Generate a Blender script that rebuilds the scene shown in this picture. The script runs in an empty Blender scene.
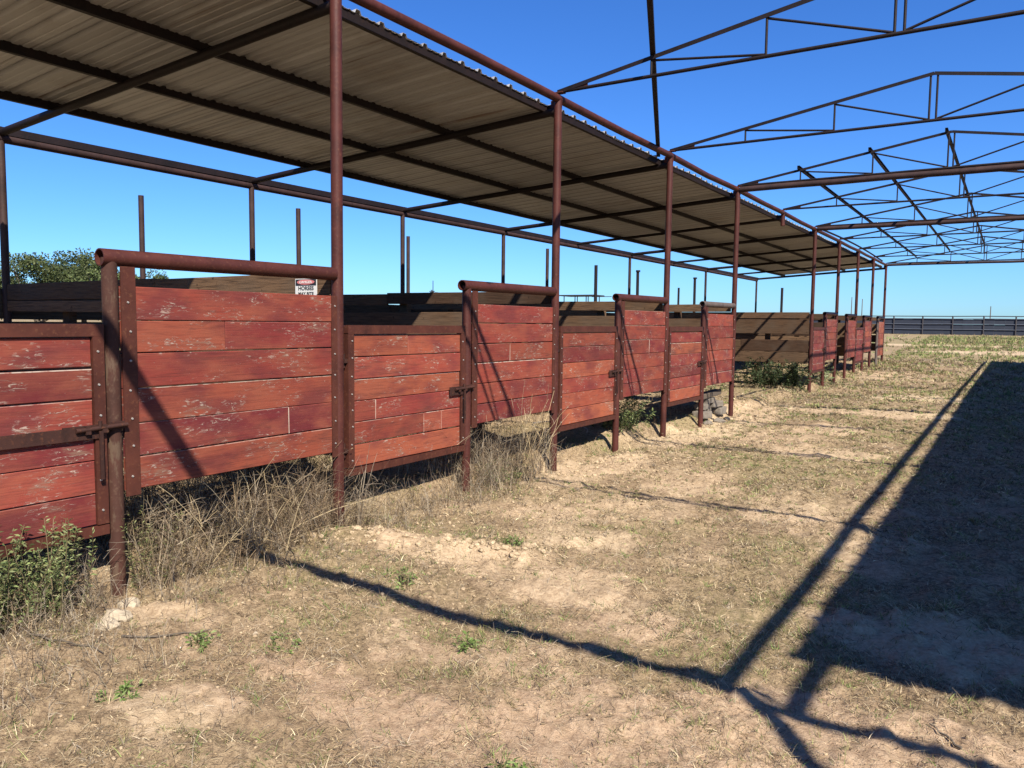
import bpy, math, random
import numpy as np
from mathutils import Vector, Matrix

random.seed(7)
rng = np.random.default_rng(11)
SC = bpy.context.scene
COL = SC.collection

# ------------------------------------------------------------------ layout
BAY = 3.66
def YY(i): return 1.02 + BAY*i
XF, XR, XB = -4.72, 2.66, -10.30        # front posts, posts of the opposite shed, rear posts
XA = (XF + XR)/2                        # ridge of the trusses
ZE = 4.48                               # eave pipe centre
EYE = 1.789
YAW = 0.569

# ------------------------------------------------------------------ noise
def _hash(ix, iy, s):
    n = (ix.astype(np.int64)*374761393 + iy.astype(np.int64)*668265263 + s*1442695041) & 0x7fffffff
    n = ((n ^ (n >> 13))*1274126177) & 0x7fffffff
    n = n ^ (n >> 16)
    return (n & 0xffffff)/float(0xffffff)
def vnoise(x, y, s=0):
    ix, iy = np.floor(x), np.floor(y)
    fx, fy = x-ix, y-iy
    fx, fy = fx*fx*(3-2*fx), fy*fy*(3-2*fy)
    a, b = _hash(ix, iy, s), _hash(ix+1, iy, s)
    c, d = _hash(ix, iy+1, s), _hash(ix+1, iy+1, s)
    return (a*(1-fx)+b*fx)*(1-fy) + (c*(1-fx)+d*fx)*fy
def fbm(x, y, o=4, s=0):
    t = np.zeros_like(x); a = .5; n = 0
    for k in range(o):
        t += a*vnoise(x*2**k+17*k, y*2**k-9*k, s+k); n += a; a *= .5
    return t/n
def sstep(a, b, x):
    t = np.clip((x-a)/(b-a), 0, 1); return t*t*(3-2*t)

ROWY = [-30, 0, 4.0, 5.2, 8.3, 12, 13.8, 15.7, 23, 26.6, 30, 34, 38, 1e4]
ROWZ = [0, 0, .04, .03, -.03, -.06, -.08, -.05, -.10, -.03, 0, 0, 0, 0]
def ground_z(x, y):
    x = np.asarray(x, float); y = np.asarray(y, float)
    r = np.interp(y, ROWY, ROWZ)*sstep(-2.0, -4.3, x)
    far = np.interp(y, [-1e4, 27, 34, 42, 60, 82, 130, 1e5], [0, 0, .14, .34, .72, 1.12, 1.2, 1.2])
    d = np.hypot(x, y)
    fade = np.clip(1.4-d/40, 0.15, 1)
    b = (fbm(x*.7, y*.7, 4, 3)-.5)*.09 + (fbm(x*3.1, y*3.1, 4, 9)-.5)*.065
    b += np.maximum(fbm(x*8, y*8, 3, 21)-.48, 0)*.11
    # line of soft clods in front of the second post, sand bank by the posts, trampled stall floor
    cl = np.exp(-((y-(4.42+.42*(x+4.4)))/.16)**2)*sstep(-4.75, -4.45, x)*sstep(-2.75, -3.1, x)
    b += cl*(.02+.09*fbm(x*7, y*7, 4, 5))
    st = sstep(-4.74, -5.02, x)*sstep(-10.6, -10.2, x)*sstep(1.0, 2.0, y)*sstep(38, 37, y)
    b += .17*st
    return r + far + b*fade

# sandy bare patches: x, y, rx, ry, strength
PATCH = [(-2.0,3.3,.5,.25,.5),(-1.75,4.2,.35,.3,.6),(-2.75,3.3,.3,.2,.5),(-2.9,8.2,.5,.4,.8),(-2.2,11.5,.7,.6,.7),(-1.7,7.6,.4,.5,.7),(-3.6,6.2,.35,.4,.7),(-2.6,14.5,.6,.7,.7),(-3.12,2.05,.32,.16,1),(-2.40,4.55,.38,.36,.95),(-1.52,2.83,.34,.22,1),(-.30,4.95,.62,.40,1),
         (-2.15,2.62,1.0,.22,.6),(-2.4,17.6,1.5,.7,.9),(-3.3,9.0,.6,.5,.4),(-.9,3.0,1.0,.55,.62),(-3.75,4.68,.85,.20,1),
         (-4.2,2.62,.28,.16,1),(-2.9,5.6,.5,.4,.5),(-3.0,7.0,.5,.7,.45),(-.3,3.6,.9,.35,.7),
         (-1.9,22,1.2,1.0,.6),(1.5,48,5,2.2,.9),(-4,56,5,1.6,.6),(4,62,4,1.5,.6),(-3.4,30,1.2,2,.5),
         (-4.35,8.8,.45,1.2,.8),(-4.35,12.6,.45,1.8,.85),(-4.4,16.5,.6,2.2,.6),(-5.5,6.9,.5,.5,.5),(-1.0,6.9,.5,.4,.45),(-3.2,13,.8,1.5,.45)]
GREEN = [(-1.45,4.94,.45,.4,.35),(-3.3,7.2,.5,.5,.75),(-1.49,6.2,.35,.4,.9),(-1.93,5.5,.35,.3,.6),(-2.7,6.3,.5,.4,.7),
         (-1.8,14.7,.8,1.0,.8),(-2.6,10.5,.7,1.2,.55),(-2.2,3.4,.7,.5,.35),(-3.2,3.2,.6,.4,.4),(-1.6,2.2,.6,.3,.5),(-1.9,8.3,.6,.8,.5)]
def ell(x, y, L):
    m = np.zeros_like(x)
    wx = x + .5*(fbm(x*2.3, y*2.3, 5, 31)-.5); wy = y + .5*(fbm(x*2.3, y*2.3, 5, 41)-.5)
    for (a, b, ra, rb, s) in L:
        q = ((wx-a)/ra)**2 + ((wy-b)/rb)**2
        m = np.maximum(m, s*sstep(1.9, .45, q))
    return m
def masks(x, y):
    x = np.asarray(x, float); y = np.asarray(y, float)
    sand = ell(x, y, PATCH)
    n = fbm(x*1.1+5, y*1.1, 6, 51)
    sand = np.maximum(sand, .45*sstep(.50, .78, n)*(.35+.65*sstep(16, 6, y))*sstep(45, 25, y))
    green = ell(x, y, GREEN)
    green = np.maximum(green, .8*sstep(.46, .68, fbm(x*.8-3, y*.8+8, 6, 61)))
    green = np.maximum(green, sstep(36, 50, y)*(.35+.75*sstep(.35,.65,fbm(x*.35, y*.12, 4, 65))))
    red = sstep(.42, .62, fbm(x*.35+2, y*.35-4, 3, 71))*.5
    red = np.maximum(red, ell(x, y, [(-2.15,2.62,1.6,.6,1),(-.4,3.2,1.8,.9,.9),(-1.6,3.6,1.2,.8,.8)]))
    return np.clip(sand, 0, 1), np.clip(green*(1-.8*sand), 0, 1), red

# ------------------------------------------------------------------ node helpers
def new_mat(name):
    m = bpy.data.materials.new(name); m.use_nodes = True
    nt = m.node_tree; nt.nodes.clear()
    out = nt.nodes.new('ShaderNodeOutputMaterial')
    bs = nt.nodes.new('ShaderNodeBsdfPrincipled')
    nt.links.new(bs.outputs[0], out.inputs[0])
    return m, nt, bs
ALB = .71        # base colours below were tuned at exposure .7; the scene is exposed at 1.2
class NG:
    def __init__(s, nt): s.nt = nt
    def n(s, t, **k):
        nd = s.nt.nodes.new(t)
        for a, b in k.items(): setattr(nd, a, b)
        return nd
    def l(s, a, b): s.nt.links.new(a, b)
    def put(s, sock, v):
        if isinstance(v, bpy.types.NodeSocket): s.l(v, sock)
        else: sock.default_value = v
    def coord(s, kind='Object'): return s.n('ShaderNodeTexCoord').outputs[kind]
    def mapping(s, v, scale=(1,1,1), loc=None):
        m = s.n('ShaderNodeMapping'); s.l(v, m.inputs[0]); m.inputs['Scale'].default_value = scale
        if loc is not None: s.put(m.inputs['Location'], loc)
        return m.outputs[0]
    def noise(s, v, scale=5, detail=4, rough=.55, dist=0):
        m = s.n('ShaderNodeTexNoise'); s.l(v, m.inputs['Vector'])
        m.inputs['Scale'].default_value = scale; m.inputs['Detail'].default_value = detail
        m.inputs['Roughness'].default_value = rough; m.inputs['Distortion'].default_value = dist
        return m.outputs['Fac']
    def ramp(s, f, stops):
        r = s.n('ShaderNodeValToRGB'); s.put(r.inputs[0], f)
        e = r.color_ramp.elements
        while len(e) < len(stops): e.new(.5)
        for k, (p, c) in enumerate(stops):
            e[k].position = p
            e[k].color = (c, c, c, 1) if isinstance(c, (int, float)) else (*(q*ALB for q in c), 1)
        return r.outputs[0]
    def mix(s, f, a, b, mode='MIX'):
        m = s.n('ShaderNodeMix', data_type='RGBA', blend_type=mode)
        s.put(m.inputs[0], f)
        for sock, v in ((m.inputs[6], a), (m.inputs[7], b)):
            if isinstance(v, tuple) and len(v) == 3: v = (*(q*(ALB if mode == 'MIX' else 1) for q in v), 1)
            s.put(sock, v)
        return m.outputs[2]
    def math(s, op, a, b=0.5):
        m = s.n('ShaderNodeMath', operation=op); s.put(m.inputs[0], a); s.put(m.inputs[1], b)
        m.use_clamp = op in ('MULTIPLY', 'SUBTRACT', 'ADD'); return m.outputs[0]
    def attr(s, name='Col'):
        a = s.n('ShaderNodeAttribute', attribute_name=name)
        sp = s.n('ShaderNodeSeparateColor'); s.l(a.outputs['Color'], sp.inputs[0])
        return a.outputs['Color'], sp.outputs[0], sp.outputs[1], sp.outputs[2], a.outputs['Alpha']
    def bump(s, h, strength=.3, dist=.01):
        b = s.n('ShaderNodeBump'); s.l(h, b.inputs['Height'])
        b.inputs['Strength'].default_value = strength; b.inputs['Distance'].default_value = dist
        return b.outputs[0]

def mat_pipe(name, lo, hi, spot, rough=.55, flake=None):
    m, nt, bs = new_mat(name); g = NG(nt); c = g.coord()
    a = g.noise(c, 3.5, 6, .65); b = g.noise(c, 38, 4, .6)
    col = g.ramp(a, [(.32, lo), (.68, hi)])
    col = g.mix(g.ramp(b, [(.56, 0), (.70, .75)]), col, spot)
    col = g.mix(g.ramp(g.noise(g.mapping(c, (1, 1, .22)), 9, 5), [(.55, 0), (.75, .6)]), col, tuple(x*.5 for x in lo))
    if flake:
        col = g.mix(g.ramp(g.noise(g.mapping(c, (1, 1, .3)), 15, 6, .7), [(.52, 0), (.60, .8)]), col, flake)
    g.l(col, bs.inputs['Base Color']); bs.inputs['Roughness'].default_value = rough
    bs.inputs['Specular IOR Level'].default_value = .22
    g.l(g.bump(b, .35, .004), bs.inputs['Normal'])
    return m
M_PIPE = mat_pipe('rusty_maroon_pipe', (.050,.0140,.0115), (.092,.0260,.020), (.115,.043,.026))
M_STRIP = mat_pipe('rusty_steel_strip', (.054,.0165,.0115), (.100,.030,.019), (.13,.050,.027), .6)
M_DARK = mat_pipe('shade_dark_steel', (.008,.0055,.006), (.018,.010,.010), (.03,.015,.012), .6)  # steel in shade and silhouette: that darkness is put into its colour
M_BEAM = mat_pipe('shade_brown_beam', (.030,.017,.016), (.060,.033,.030), (.075,.035,.024), .6)  # greyer, darker tone paints in the shade on the beams' undersides
M_SCALE = mat_pipe('scaled_pipe', (.046,.019,.014), (.080,.033,.023), (.11,.06,.04), .8, (.115,.075,.05))
M_GREYPIPE = mat_pipe('greyed_pipe', (.085,.065,.06), (.15,.12,.11), (.12,.07,.05), .7)
M_LATCH = mat_pipe('dark_rust_latch', (.026,.012,.010), (.065,.024,.017), (.12,.043,.02), .7)

def mat_red():
    m, nt, bs = new_mat('peeling_red_paint'); g = NG(nt)
    col_, hue, bri, edge, seed = g.attr()
    sv = g.n('ShaderNodeCombineXYZ'); g.l(g.n('ShaderNodeMath', operation='MULTIPLY').outputs[0], sv.inputs[0])
    mm = sv.inputs[0].links[0].from_node; g.l(seed, mm.inputs[0]); mm.inputs[1].default_value = 37.0
    g.l(mm.outputs[0], sv.inputs[1]); g.l(mm.outputs[0], sv.inputs[2])
    add = g.n('ShaderNodeVectorMath', operation='ADD'); g.l(g.coord(), add.inputs[0]); g.l(sv.outputs[0], add.inputs[1])
    v = add.outputs[0]
    grain = g.noise(g.mapping(v, (3, 1.6, 34)), 2.2, 8, .65, .4)
    fine = g.noise(g.mapping(v, (6, 5, 130)), 2.0, 5, .7)
    blot = g.noise(g.mapping(v, (1, 1, 2.2)), 2.6, 6, .62)
    base = g.ramp(hue, [(0, (.108,.017,.021)), (.3, (.172,.028,.028)), (.6, (.235,.048,.034)), (1, (.32,.098,.050))])
    base = g.mix(g.ramp(blot, [(.40, 0), (.64, .65)]), base, (.265,.082,.050))
    base = g.mix(g.ramp(g.noise(g.mapping(v, (1, 1.2, 3)), 1.7, 5), [(.48, 0), (.66, .7)]), base, (.115,.024,.027))
    base = g.mix(g.ramp(grain, [(.30, .62), (.50, 0)]), base, (.085,.020,.017))
    base = g.mix(g.ramp(fine, [(.56, 0), (.76, .35)]), base, (.34,.125,.08))
    # peeling: small flakes drawn out along the grain, only where a larger patch mask allows
    pk = g.noise(g.mapping(v, (2, 7, 26)), 2.3, 7, .72, .8)
    pm = g.noise(g.mapping(v, (1, 1.3, 3.0)), 2.4, 4, .6)
    peel = g.math('MULTIPLY', g.ramp(pk, [(.55, 0), (.60, 1)]), g.ramp(pm, [(.50, 0), (.60, 1)]))
    base = g.mix(g.math('MULTIPLY', peel, .88), base, (.42,.325,.27))
    pk2 = g.noise(g.mapping(v, (2, 22, 40)), 2.3, 5, .7)
    base = g.mix(g.ramp(pk2, [(.66, 0), (.72, .65)]), base, (.35,.25,.205))
    raw = g.math('MULTIPLY', g.ramp(pm, [(.60, 0), (.70, .75)]), g.ramp(grain, [(.42, 0), (.58, 1)]))
    base = g.mix(raw, base, (.20,.125,.09))
    stain = g.math('MULTIPLY', g.ramp(g.noise(g.mapping(v, (1, 1.0, 4)), 1.3, 6, .7, 1.0), [(.56, 0), (.68, .75)]), g.ramp(grain, [(.35, 1), (.7, .25)]))
    base = g.mix(stain, base, (.085,.030,.024))
    base = g.mix(g.math('MULTIPLY', edge, g.ramp(g.noise(g.mapping(v, (1, 5, 1)), 3, 4), [(.36, .1), (.55, 1)])), base, (.44,.37,.31))
    hs = g.n('ShaderNodeHueSaturation'); g.l(base, hs.inputs['Color'])
    vv = g.n('ShaderNodeMapRange'); g.l(bri, vv.inputs[0]); vv.inputs[3].default_value = .74; vv.inputs[4].default_value = 1.26
    hs.inputs['Saturation'].default_value = 1.03
    g.l(vv.outputs[0], hs.inputs['Value'])
    g.l(hs.outputs[0], bs.inputs['Base Color']); bs.inputs['Roughness'].default_value = .72
    bs.inputs['Specular IOR Level'].default_value = .25
    hgt = g.math('ADD', g.math('MULTIPLY', grain, .6), g.math('MULTIPLY', peel, .4))
    g.l(g.bump(hgt, .6, .006), bs.inputs['Normal'])
    return m
M_RED = mat_red()

def mat_wood(name, cols, sc):
    m, nt, bs = new_mat(name); g = NG(nt)
    _, hue, bri, edge, seed = g.attr()
    v = g.mapping(g.coord(), sc)
    grain = g.noise(v, 2.2, 8, .66, .5)
    base = g.ramp(hue, [(0, cols[0]), (.5, cols[1]), (1, cols[2])])
    base = g.mix(g.ramp(grain, [(.36, .75), (.56, 0)]), base, tuple(x*.42 for x in cols[0]))
    base = g.mix(g.ramp(g.noise(g.coord(), 1.6, 5), [(.48, 0), (.72, .6)]), base, cols[3])
    base = g.mix(g.ramp(g.noise(g.coord(), 11, 3), [(.67, 0), (.72, .8)]), base, tuple(x*.3 for x in cols[0]))
    hs = g.n('ShaderNodeHueSaturation'); g.l(base, hs.inputs['Color'])
    vv = g.n('ShaderNodeMapRange'); g.l(bri, vv.inputs[0]); vv.inputs[3].default_value = .7; vv.inputs[4].default_value = 1.2
    g.l(vv.outputs[0], hs.inputs['Value'])
    g.l(hs.outputs[0], bs.inputs['Base Color']); bs.inputs['Roughness'].default_value = .85
    bs.inputs['Specular IOR Level'].default_value = .2
    g.l(g.bump(grain, .7, .008), bs.inputs['Normal'])
    return m
M_WOODX = mat_wood('weathered_brown_plank', [(.078,.041,.024),(.140,.080,.044),(.185,.112,.064),(.115,.084,.060)], (1.5,3,30))
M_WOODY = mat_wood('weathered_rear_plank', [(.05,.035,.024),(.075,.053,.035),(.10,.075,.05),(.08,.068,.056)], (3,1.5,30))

def mat_simple(name, c, rough=.6, metal=0, var=.25, sc=9, bump=.2):
    m, nt, bs = new_mat(name); g = NG(nt)
    n = g.noise(g.coord(), sc, 5, .6)
    g.l(g.mix(n, tuple(x*(1-var) for x in c), tuple(min(1, x*(1+var)) for x in c)), bs.inputs['Base Color'])
    bs.inputs['Roughness'].default_value = rough; bs.inputs['Metallic'].default_value = metal
    if bump: g.l(g.bump(n, bump, .01), bs.inputs['Normal'])
    return m
M_BOLT = mat_simple('galvanised_bolt', (.46,.43,.40), .45, .5)
M_ROCK = mat_simple('pale_caliche_rock', (.44,.36,.26), .9, 0, .35, 14, .7)
M_BLOCK = mat_simple('old_concrete_block', (.19,.16,.13), .9, 0, .45, 12, .8)
M_TIMBER = mat_simple('old_timber', (.10,.075,.055), .9, 0, .4, 8, .5)
M_WHITE = mat_simple('sign_white', (.74,.73,.71), .5, 0, .04, 6, 0)
M_BLACK = mat_simple('sign_black', (.02,.02,.022), .5, 0, .1, 6, 0)
M_SIGNRED = mat_simple('sign_faded_red', (.62,.20,.20), .5, 0, .06, 6, 0)
M_FENCE = mat_simple('blue_black_fence_belt', (.018,.025,.045), .7, 0, .4, 2.5, 0)
M_FPOST = mat_simple('dark_fence_post', (.035,.03,.035), .7, 0, .3, 3, 0)
M_RAIL = mat_simple('blue_grey_fence_rail', (.085,.10,.135), .6, 0, .3, 3, 0)
M_FARSTEEL = mat_simple('far_dark_steel', (.02,.018,.02), .7, 0, .2, 3, 0)
M_BARK = mat_simple('grey_bark', (.12,.095,.07), .9, 0, .4, 6, .5)
M_POLEWOOD = mat_simple('utility_pole_wood', (.12,.095,.075), .9, 0, .3, 6, 0)

def mat_roof():
    m, nt, bs = new_mat('weathered_roof_sheet'); g = NG(nt); c = g.coord()
    a = g.noise(g.mapping(c, (.25, 3.5, 1)), 2.0, 6, .6)
    b = g.noise(c, 1.3, 6, .6)
    sep = g.n('ShaderNodeSeparateXYZ'); g.l(c, sep.inputs[0])
    def M(op, x, y=0.0):
        m_ = g.n('ShaderNodeMath', operation=op); g.put(m_.inputs[0], x); g.put(m_.inputs[1], y); return m_.outputs[0]
    q = M('DIVIDE', sep.outputs[1], .915); fl = M('FLOOR', q); fr = M('FRACT', q)
    wn = g.n('ShaderNodeTexWhiteNoise', noise_dimensions='1D'); g.l(fl, wn.inputs['W'])
    tone = g.ramp(wn.outputs['Value'], [(0, (.45,.455,.47)), (.5, (.56,.565,.58)), (1, (.62,.62,.625))])   # each sheet has weathered differently
    col = g.mix(g.ramp(a, [(.35, .0), (.70, .55)]), tone, (.40,.38,.365))
    col = g.mix(g.ramp(b, [(.52, 0), (.72, .5)]), col, (.30,.255,.21))
    lap = g.math('MULTIPLY', g.ramp(fr, [(.0, 1), (.035, 0)]), g.ramp(g.noise(c, 6, 4), [(.3, .3), (.6, 1)]))
    col = g.mix(lap, col, (.13,.095,.075))                                # dark lines along the sheet laps: dirt, doubling as painted rib shade
    rs = g.math('MULTIPLY', g.ramp(g.noise(g.mapping(c, (.15, 12, 1)), 2.0, 4, .6), [(.60, 0), (.72, .8)]), g.ramp(b, [(.4, 0), (.6, 1)]))
    col = g.mix(rs, col, (.20,.125,.085))
    g.l(col, bs.inputs['Base Color']); bs.inputs['Roughness'].default_value = .42
    bs.inputs['Metallic'].default_value = .3
    return m
M_ROOF = mat_roof()

def mat_leafy(name, trans=.25, rough=.75, noise=0):
    m, nt, bs = new_mat(name); g = NG(nt)
    c = g.attr()[0]
    g.l(c, bs.inputs['Base Color']); bs.inputs['Roughness'].default_value = rough
    bs.inputs['Specular IOR Level'].default_value = .2
    tr = g.n('ShaderNodeBsdfTranslucent'); g.l(c, tr.inputs[0])
    mx = g.n('ShaderNodeMixShader'); mx.inputs[0].default_value = trans
    out = [n for n in nt.nodes if n.type == 'OUTPUT_MATERIAL'][0]
    g.l(bs.outputs[0], mx.inputs[1]); g.l(tr.outputs[0], mx.inputs[2]); g.l(mx.outputs[0], out.inputs[0])
    return m
M_STRAW = mat_leafy('dry_straw', .15)
M_LEAF = mat_leafy('green_leaf', .28, .6)

def mat_ground():
    m, nt, bs = new_mat('dry_sandy_ground'); g = NG(nt)
    c = g.coord('Object')
    _, sand, green, red, _a = g.attr()
    n1 = g.noise(c, 2.6, 9, .66); n2 = g.noise(c, 26, 8, .72); n3 = g.noise(c, 85, 5, .7); n4 = g.noise(c, .35, 5, .6); n5 = g.noise(c, 9, 6, .65, .6)
    thatch = g.ramp(n2, [(.37, (.085,.057,.038)), (.47, (.275,.195,.120)), (.60, (.50,.375,.235))])
    thatch = g.mix(g.ramp(n5, [(.42, 0), (.68, .6)]), thatch, (.46,.34,.21))
    thatch = g.mix(g.ramp(n5, [(.28, .45), (.42, 0)]), thatch, (.15,.104,.068))
    thatch = g.mix(g.math('MULTIPLY', green, g.ramp(n2, [(.35, .8), (.62, .15)])), thatch, (.24,.225,.095))
    sandc = g.ramp(n2, [(.32, (.40,.292,.182)), (.50, (.62,.475,.305)), (.68, (.74,.59,.40))])
    redc = g.ramp(n2, [(.32, (.33,.215,.138)), (.50, (.54,.375,.25)), (.68, (.64,.47,.325))])
    sandc = g.mix(red, sandc, redc)
    thatch = g.mix(g.math('MULTIPLY', red, .5), thatch, (.36,.245,.155))
    sm = g.math('ADD', sand, g.ramp(n1, [(.36, 0), (.74, .40)]))
    edge = g.math('SUBTRACT', g.math('MULTIPLY', sm, 1.35), g.math('MULTIPLY', g.ramp(n5, [(.3, 0), (.7, 1)]), .55))
    edge = g.math('SUBTRACT', edge, g.math('MULTIPLY', g.ramp(n3, [(.3, 0), (.7, 1)]), .22))
    col = g.mix(g.ramp(edge, [(.02, 0), (.62, 1)]), thatch, sandc)
    # dark bits of dead litter
    lit = g.math('MULTIPLY', g.ramp(n3, [(.56, 0), (.63, .85)]), g.ramp(sm, [(.3, 1), (1, .2)]))
    col = g.mix(lit, col, (.095,.066,.044))
    col = g.mix(g.ramp(n4, [(.40, 0), (.7, .22)]), col, (.36,.272,.165))
    g.l(col, bs.inputs['Base Color']); bs.inputs['Roughness'].default_value = .95
    bs.inputs['Specular IOR Level'].default_value = .1
    h = g.math('ADD', g.math('MULTIPLY', n2, .6), g.math('MULTIPLY', n3, .35))
    g.l(g.bump(h, .9, .035), bs.inputs['Normal'])
    return m
M_GROUND = mat_ground()

# ------------------------------------------------------------------ mesh builder
class MB:
    def __init__(s): s.v = []; s.f = []; s.c = []; s.sm = []
    def add(s, vs, fs, col=(.5,.5,0,.5), smooth=False):
        b = len(s.v); s.v += [tuple(p) for p in vs]; s.f += [tuple(b+i for i in q) for q in fs]
        s.c += [col]*len(vs) if not isinstance(col, list) else col
        s.sm += [smooth]*len(fs)
    def box(s, c, d, rot=None, col=(.5,.5,0,.5)):
        hx, hy, hz = d[0]/2, d[1]/2, d[2]/2
        vs = [Vector((x*hx, y*hy, z*hz)) for x in (-1,1) for y in (-1,1) for z in (-1,1)]
        if rot is not None: vs = [rot @ v for v in vs]
        vs = [v + Vector(c) for v in vs]
        s.add(vs, [(0,1,3,2),(4,6,7,5),(0,4,5,1),(2,3,7,6),(0,2,6,4),(1,5,7,3)], col)
    def pipe(s, p0, p1, r, n=14, r1=None, hollow=False, caps=True):
        s.tube([p0, p1], [r, r1 if r1 is not None else r], n, hollow, caps)
    def tube(s, pts, rs, n=12, hollow=False, caps=True):
        pts = [Vector(p) for p in pts]
        if not isinstance(rs, (list, tuple)): rs = [rs]*len(pts)
        t = (pts[1]-pts[0]).normalized()
        a = Vector((0,0,1)) if abs(t.z) < .9 else Vector((1,0,0))
        u = t.cross(a).normalized(); w = t.cross(u)
        vs = []
        for k, p in enumerate(pts):
            if k: 
                t2 = (pts[min(k+1, len(pts)-1)]-pts[k-1]).normalized()
                u = (u - t2*u.dot(t2)).normalized(); w = t2.cross(u)
            for j in range(n):
                q = 2*math.pi*j/n
                vs.append(p + (u*math.cos(q)+w*math.sin(q))*rs[k])
        m = len(pts)
        fs = [(k*n+j, k*n+(j+1)%n, (k+1)*n+(j+1)%n, (k+1)*n+j) for k in range(m-1) for j in range(n)]
        s.add(vs, fs, smooth=True)
        for end, k in ((0, 0), (1, m-1)):
            ring = vs[k*n:(k+1)*n]
            if hollow:
                inner = [pts[k]+(q-pts[k])*.86 for q in ring]
                d = (pts[1]-pts[0]) if end == 0 else (pts[m-2]-pts[m-1])
                d = d.normalized()*min(.25, d.length*.45)
                deep = [q+d for q in inner]
                V = list(ring)+inner+deep
                F = [(j, (j+1)%n, n+(j+1)%n, n+j) for j in range(n)]+[(n+j, n+(j+1)%n, 2*n+(j+1)%n, 2*n+j) for j in range(n)]+[tuple(range(2*n, 3*n))]
                s.add(V, F)
            elif caps:
                s.add(ring, [tuple(range(n)) if end else tuple(reversed(range(n)))])
    def board(s, o, u, w, nrm, L, H, t, col, ch=.004, edge_top=0, edge_side=(0,0)):
        """plank: o lower-left-front corner, u along, w up, nrm out; thickness t behind the face, chamfered front"""
        o, u, w, nrm = map(Vector, (o, u, w, nrm))
        P = lambda a, b, c: o+u*a+w*b+nrm*c
        back = [P(0,0,-t),P(L,0,-t),P(L,H,-t),P(0,H,-t)]
        mid = [P(0,0,-ch),P(L,0,-ch),P(L,H,-ch),P(0,H,-ch)]
        fr = [P(ch,ch,0),P(L-ch,ch,0),P(L-ch,H-ch,0),P(ch,H-ch,0)]
        # separate rings so the edge wear stays on the chamfers
        h, b, _, a = col
        eT, eL, eR = edge_top, edge_side[0], edge_side[1]
        s.add(back+mid+fr, [(3,2,1,0),(0,1,5,4),(1,2,6,5),(2,3,7,6),(3,0,4,7),(8,9,10,11)], (h,b,0,a))
        for (i, j, e) in ((0,1,0),(1,2,eR),(2,3,eT),(3,0,eL)):
            s.add([mid[i],mid[j],fr[j],fr[i]], [(0,1,2,3)], (h,b,e,a))
    def build(s, name, mat, parent=None):
        off = Vector(parent.location) if parent is not None else Vector((0,0,0))
        if parent is not None and parent.parent is not None: off = off + Vector(parent.parent.location)
        me = bpy.data.meshes.new(name)
        me.from_pydata([tuple(Vector(p)-off) for p in s.v], [], s.f)
        me.polygons.foreach_set('use_smooth', s.sm)
        a = me.color_attributes.new('Col', 'FLOAT_COLOR', 'POINT')
        a.data.foreach_set('color', np.array(s.c, dtype=np.float32).ravel())
        me.materials.append(mat); me.update()
        o = bpy.data.objects.new(name, me); COL.objects.link(o)
        if parent is not None: o.parent = parent
        return o

def tag(o, label=None, cat=None, group=None, kind=None):
    if label: o['label'] = label
    if cat: o['category'] = cat
    if group: o['group'] = group
    if kind: o['kind'] = kind
    return o
def thing(name, loc, label, cat, group=None):
    o = bpy.data.objects.new(name, None); COL.objects.link(o)
    o.location = loc; o.empty_display_size = .2
    return tag(o, label, cat, group)
def recentre(o):
    """put a one-mesh thing's origin at the middle of its base"""
    me = o.data; n = len(me.vertices); a = np.zeros(n*3, np.float32); me.vertices.foreach_get('co', a); a = a.reshape(-1,3)
    c = np.array([(a[:,0].min()+a[:,0].max())/2, (a[:,1].min()+a[:,1].max())/2, a[:,2].min()])
    me.vertices.foreach_set('co', (a-c).astype(np.float32).ravel()); me.update()
    o.location = Vector(o.location)+Vector(c); return o

def np_mesh(name, V, tris=None, quads=None, C=None, mat=None, smooth=False):
    """big mesh straight from arrays"""
    me = bpy.data.meshes.new(name)
    nt_ = 0 if tris is None else len(tris); nq = 0 if quads is None else len(quads)
    me.vertices.add(len(V)); me.vertices.foreach_set('co', np.asarray(V, np.float32).ravel())
    idx = []; tot = []
    if nq: idx.append(np.asarray(quads).ravel()); tot.append(np.full(nq, 4))
    if nt_: idx.append(np.asarray(tris).ravel()); tot.append(np.full(nt_, 3))
    idx = np.concatenate(idx).astype(np.int32); tot = np.concatenate(tot).astype(np.int32)
    me.loops.add(len(idx)); me.loops.foreach_set('vertex_index', idx)
    st = np.concatenate([[0], np.cumsum(tot)[:-1]]).astype(np.int32)
    me.polygons.add(len(tot)); me.polygons.foreach_set('loop_start', st)
    if smooth: me.polygons.foreach_set('use_smooth', np.ones(len(tot), bool))
    me.update(calc_edges=True)
    if C is not None:
        a = me.color_attributes.new('Col', 'FLOAT_COLOR', 'POINT')
        C = np.asarray(C, np.float32)
        if C.shape[1] == 3: C = np.concatenate([C, np.ones((len(C),1), np.float32)], 1)
        a.data.foreach_set('color', C.ravel())
    if mat: me.materials.append(mat)
    o = bpy.data.objects.new(name, me); COL.objects.link(o)
    return o

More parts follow.
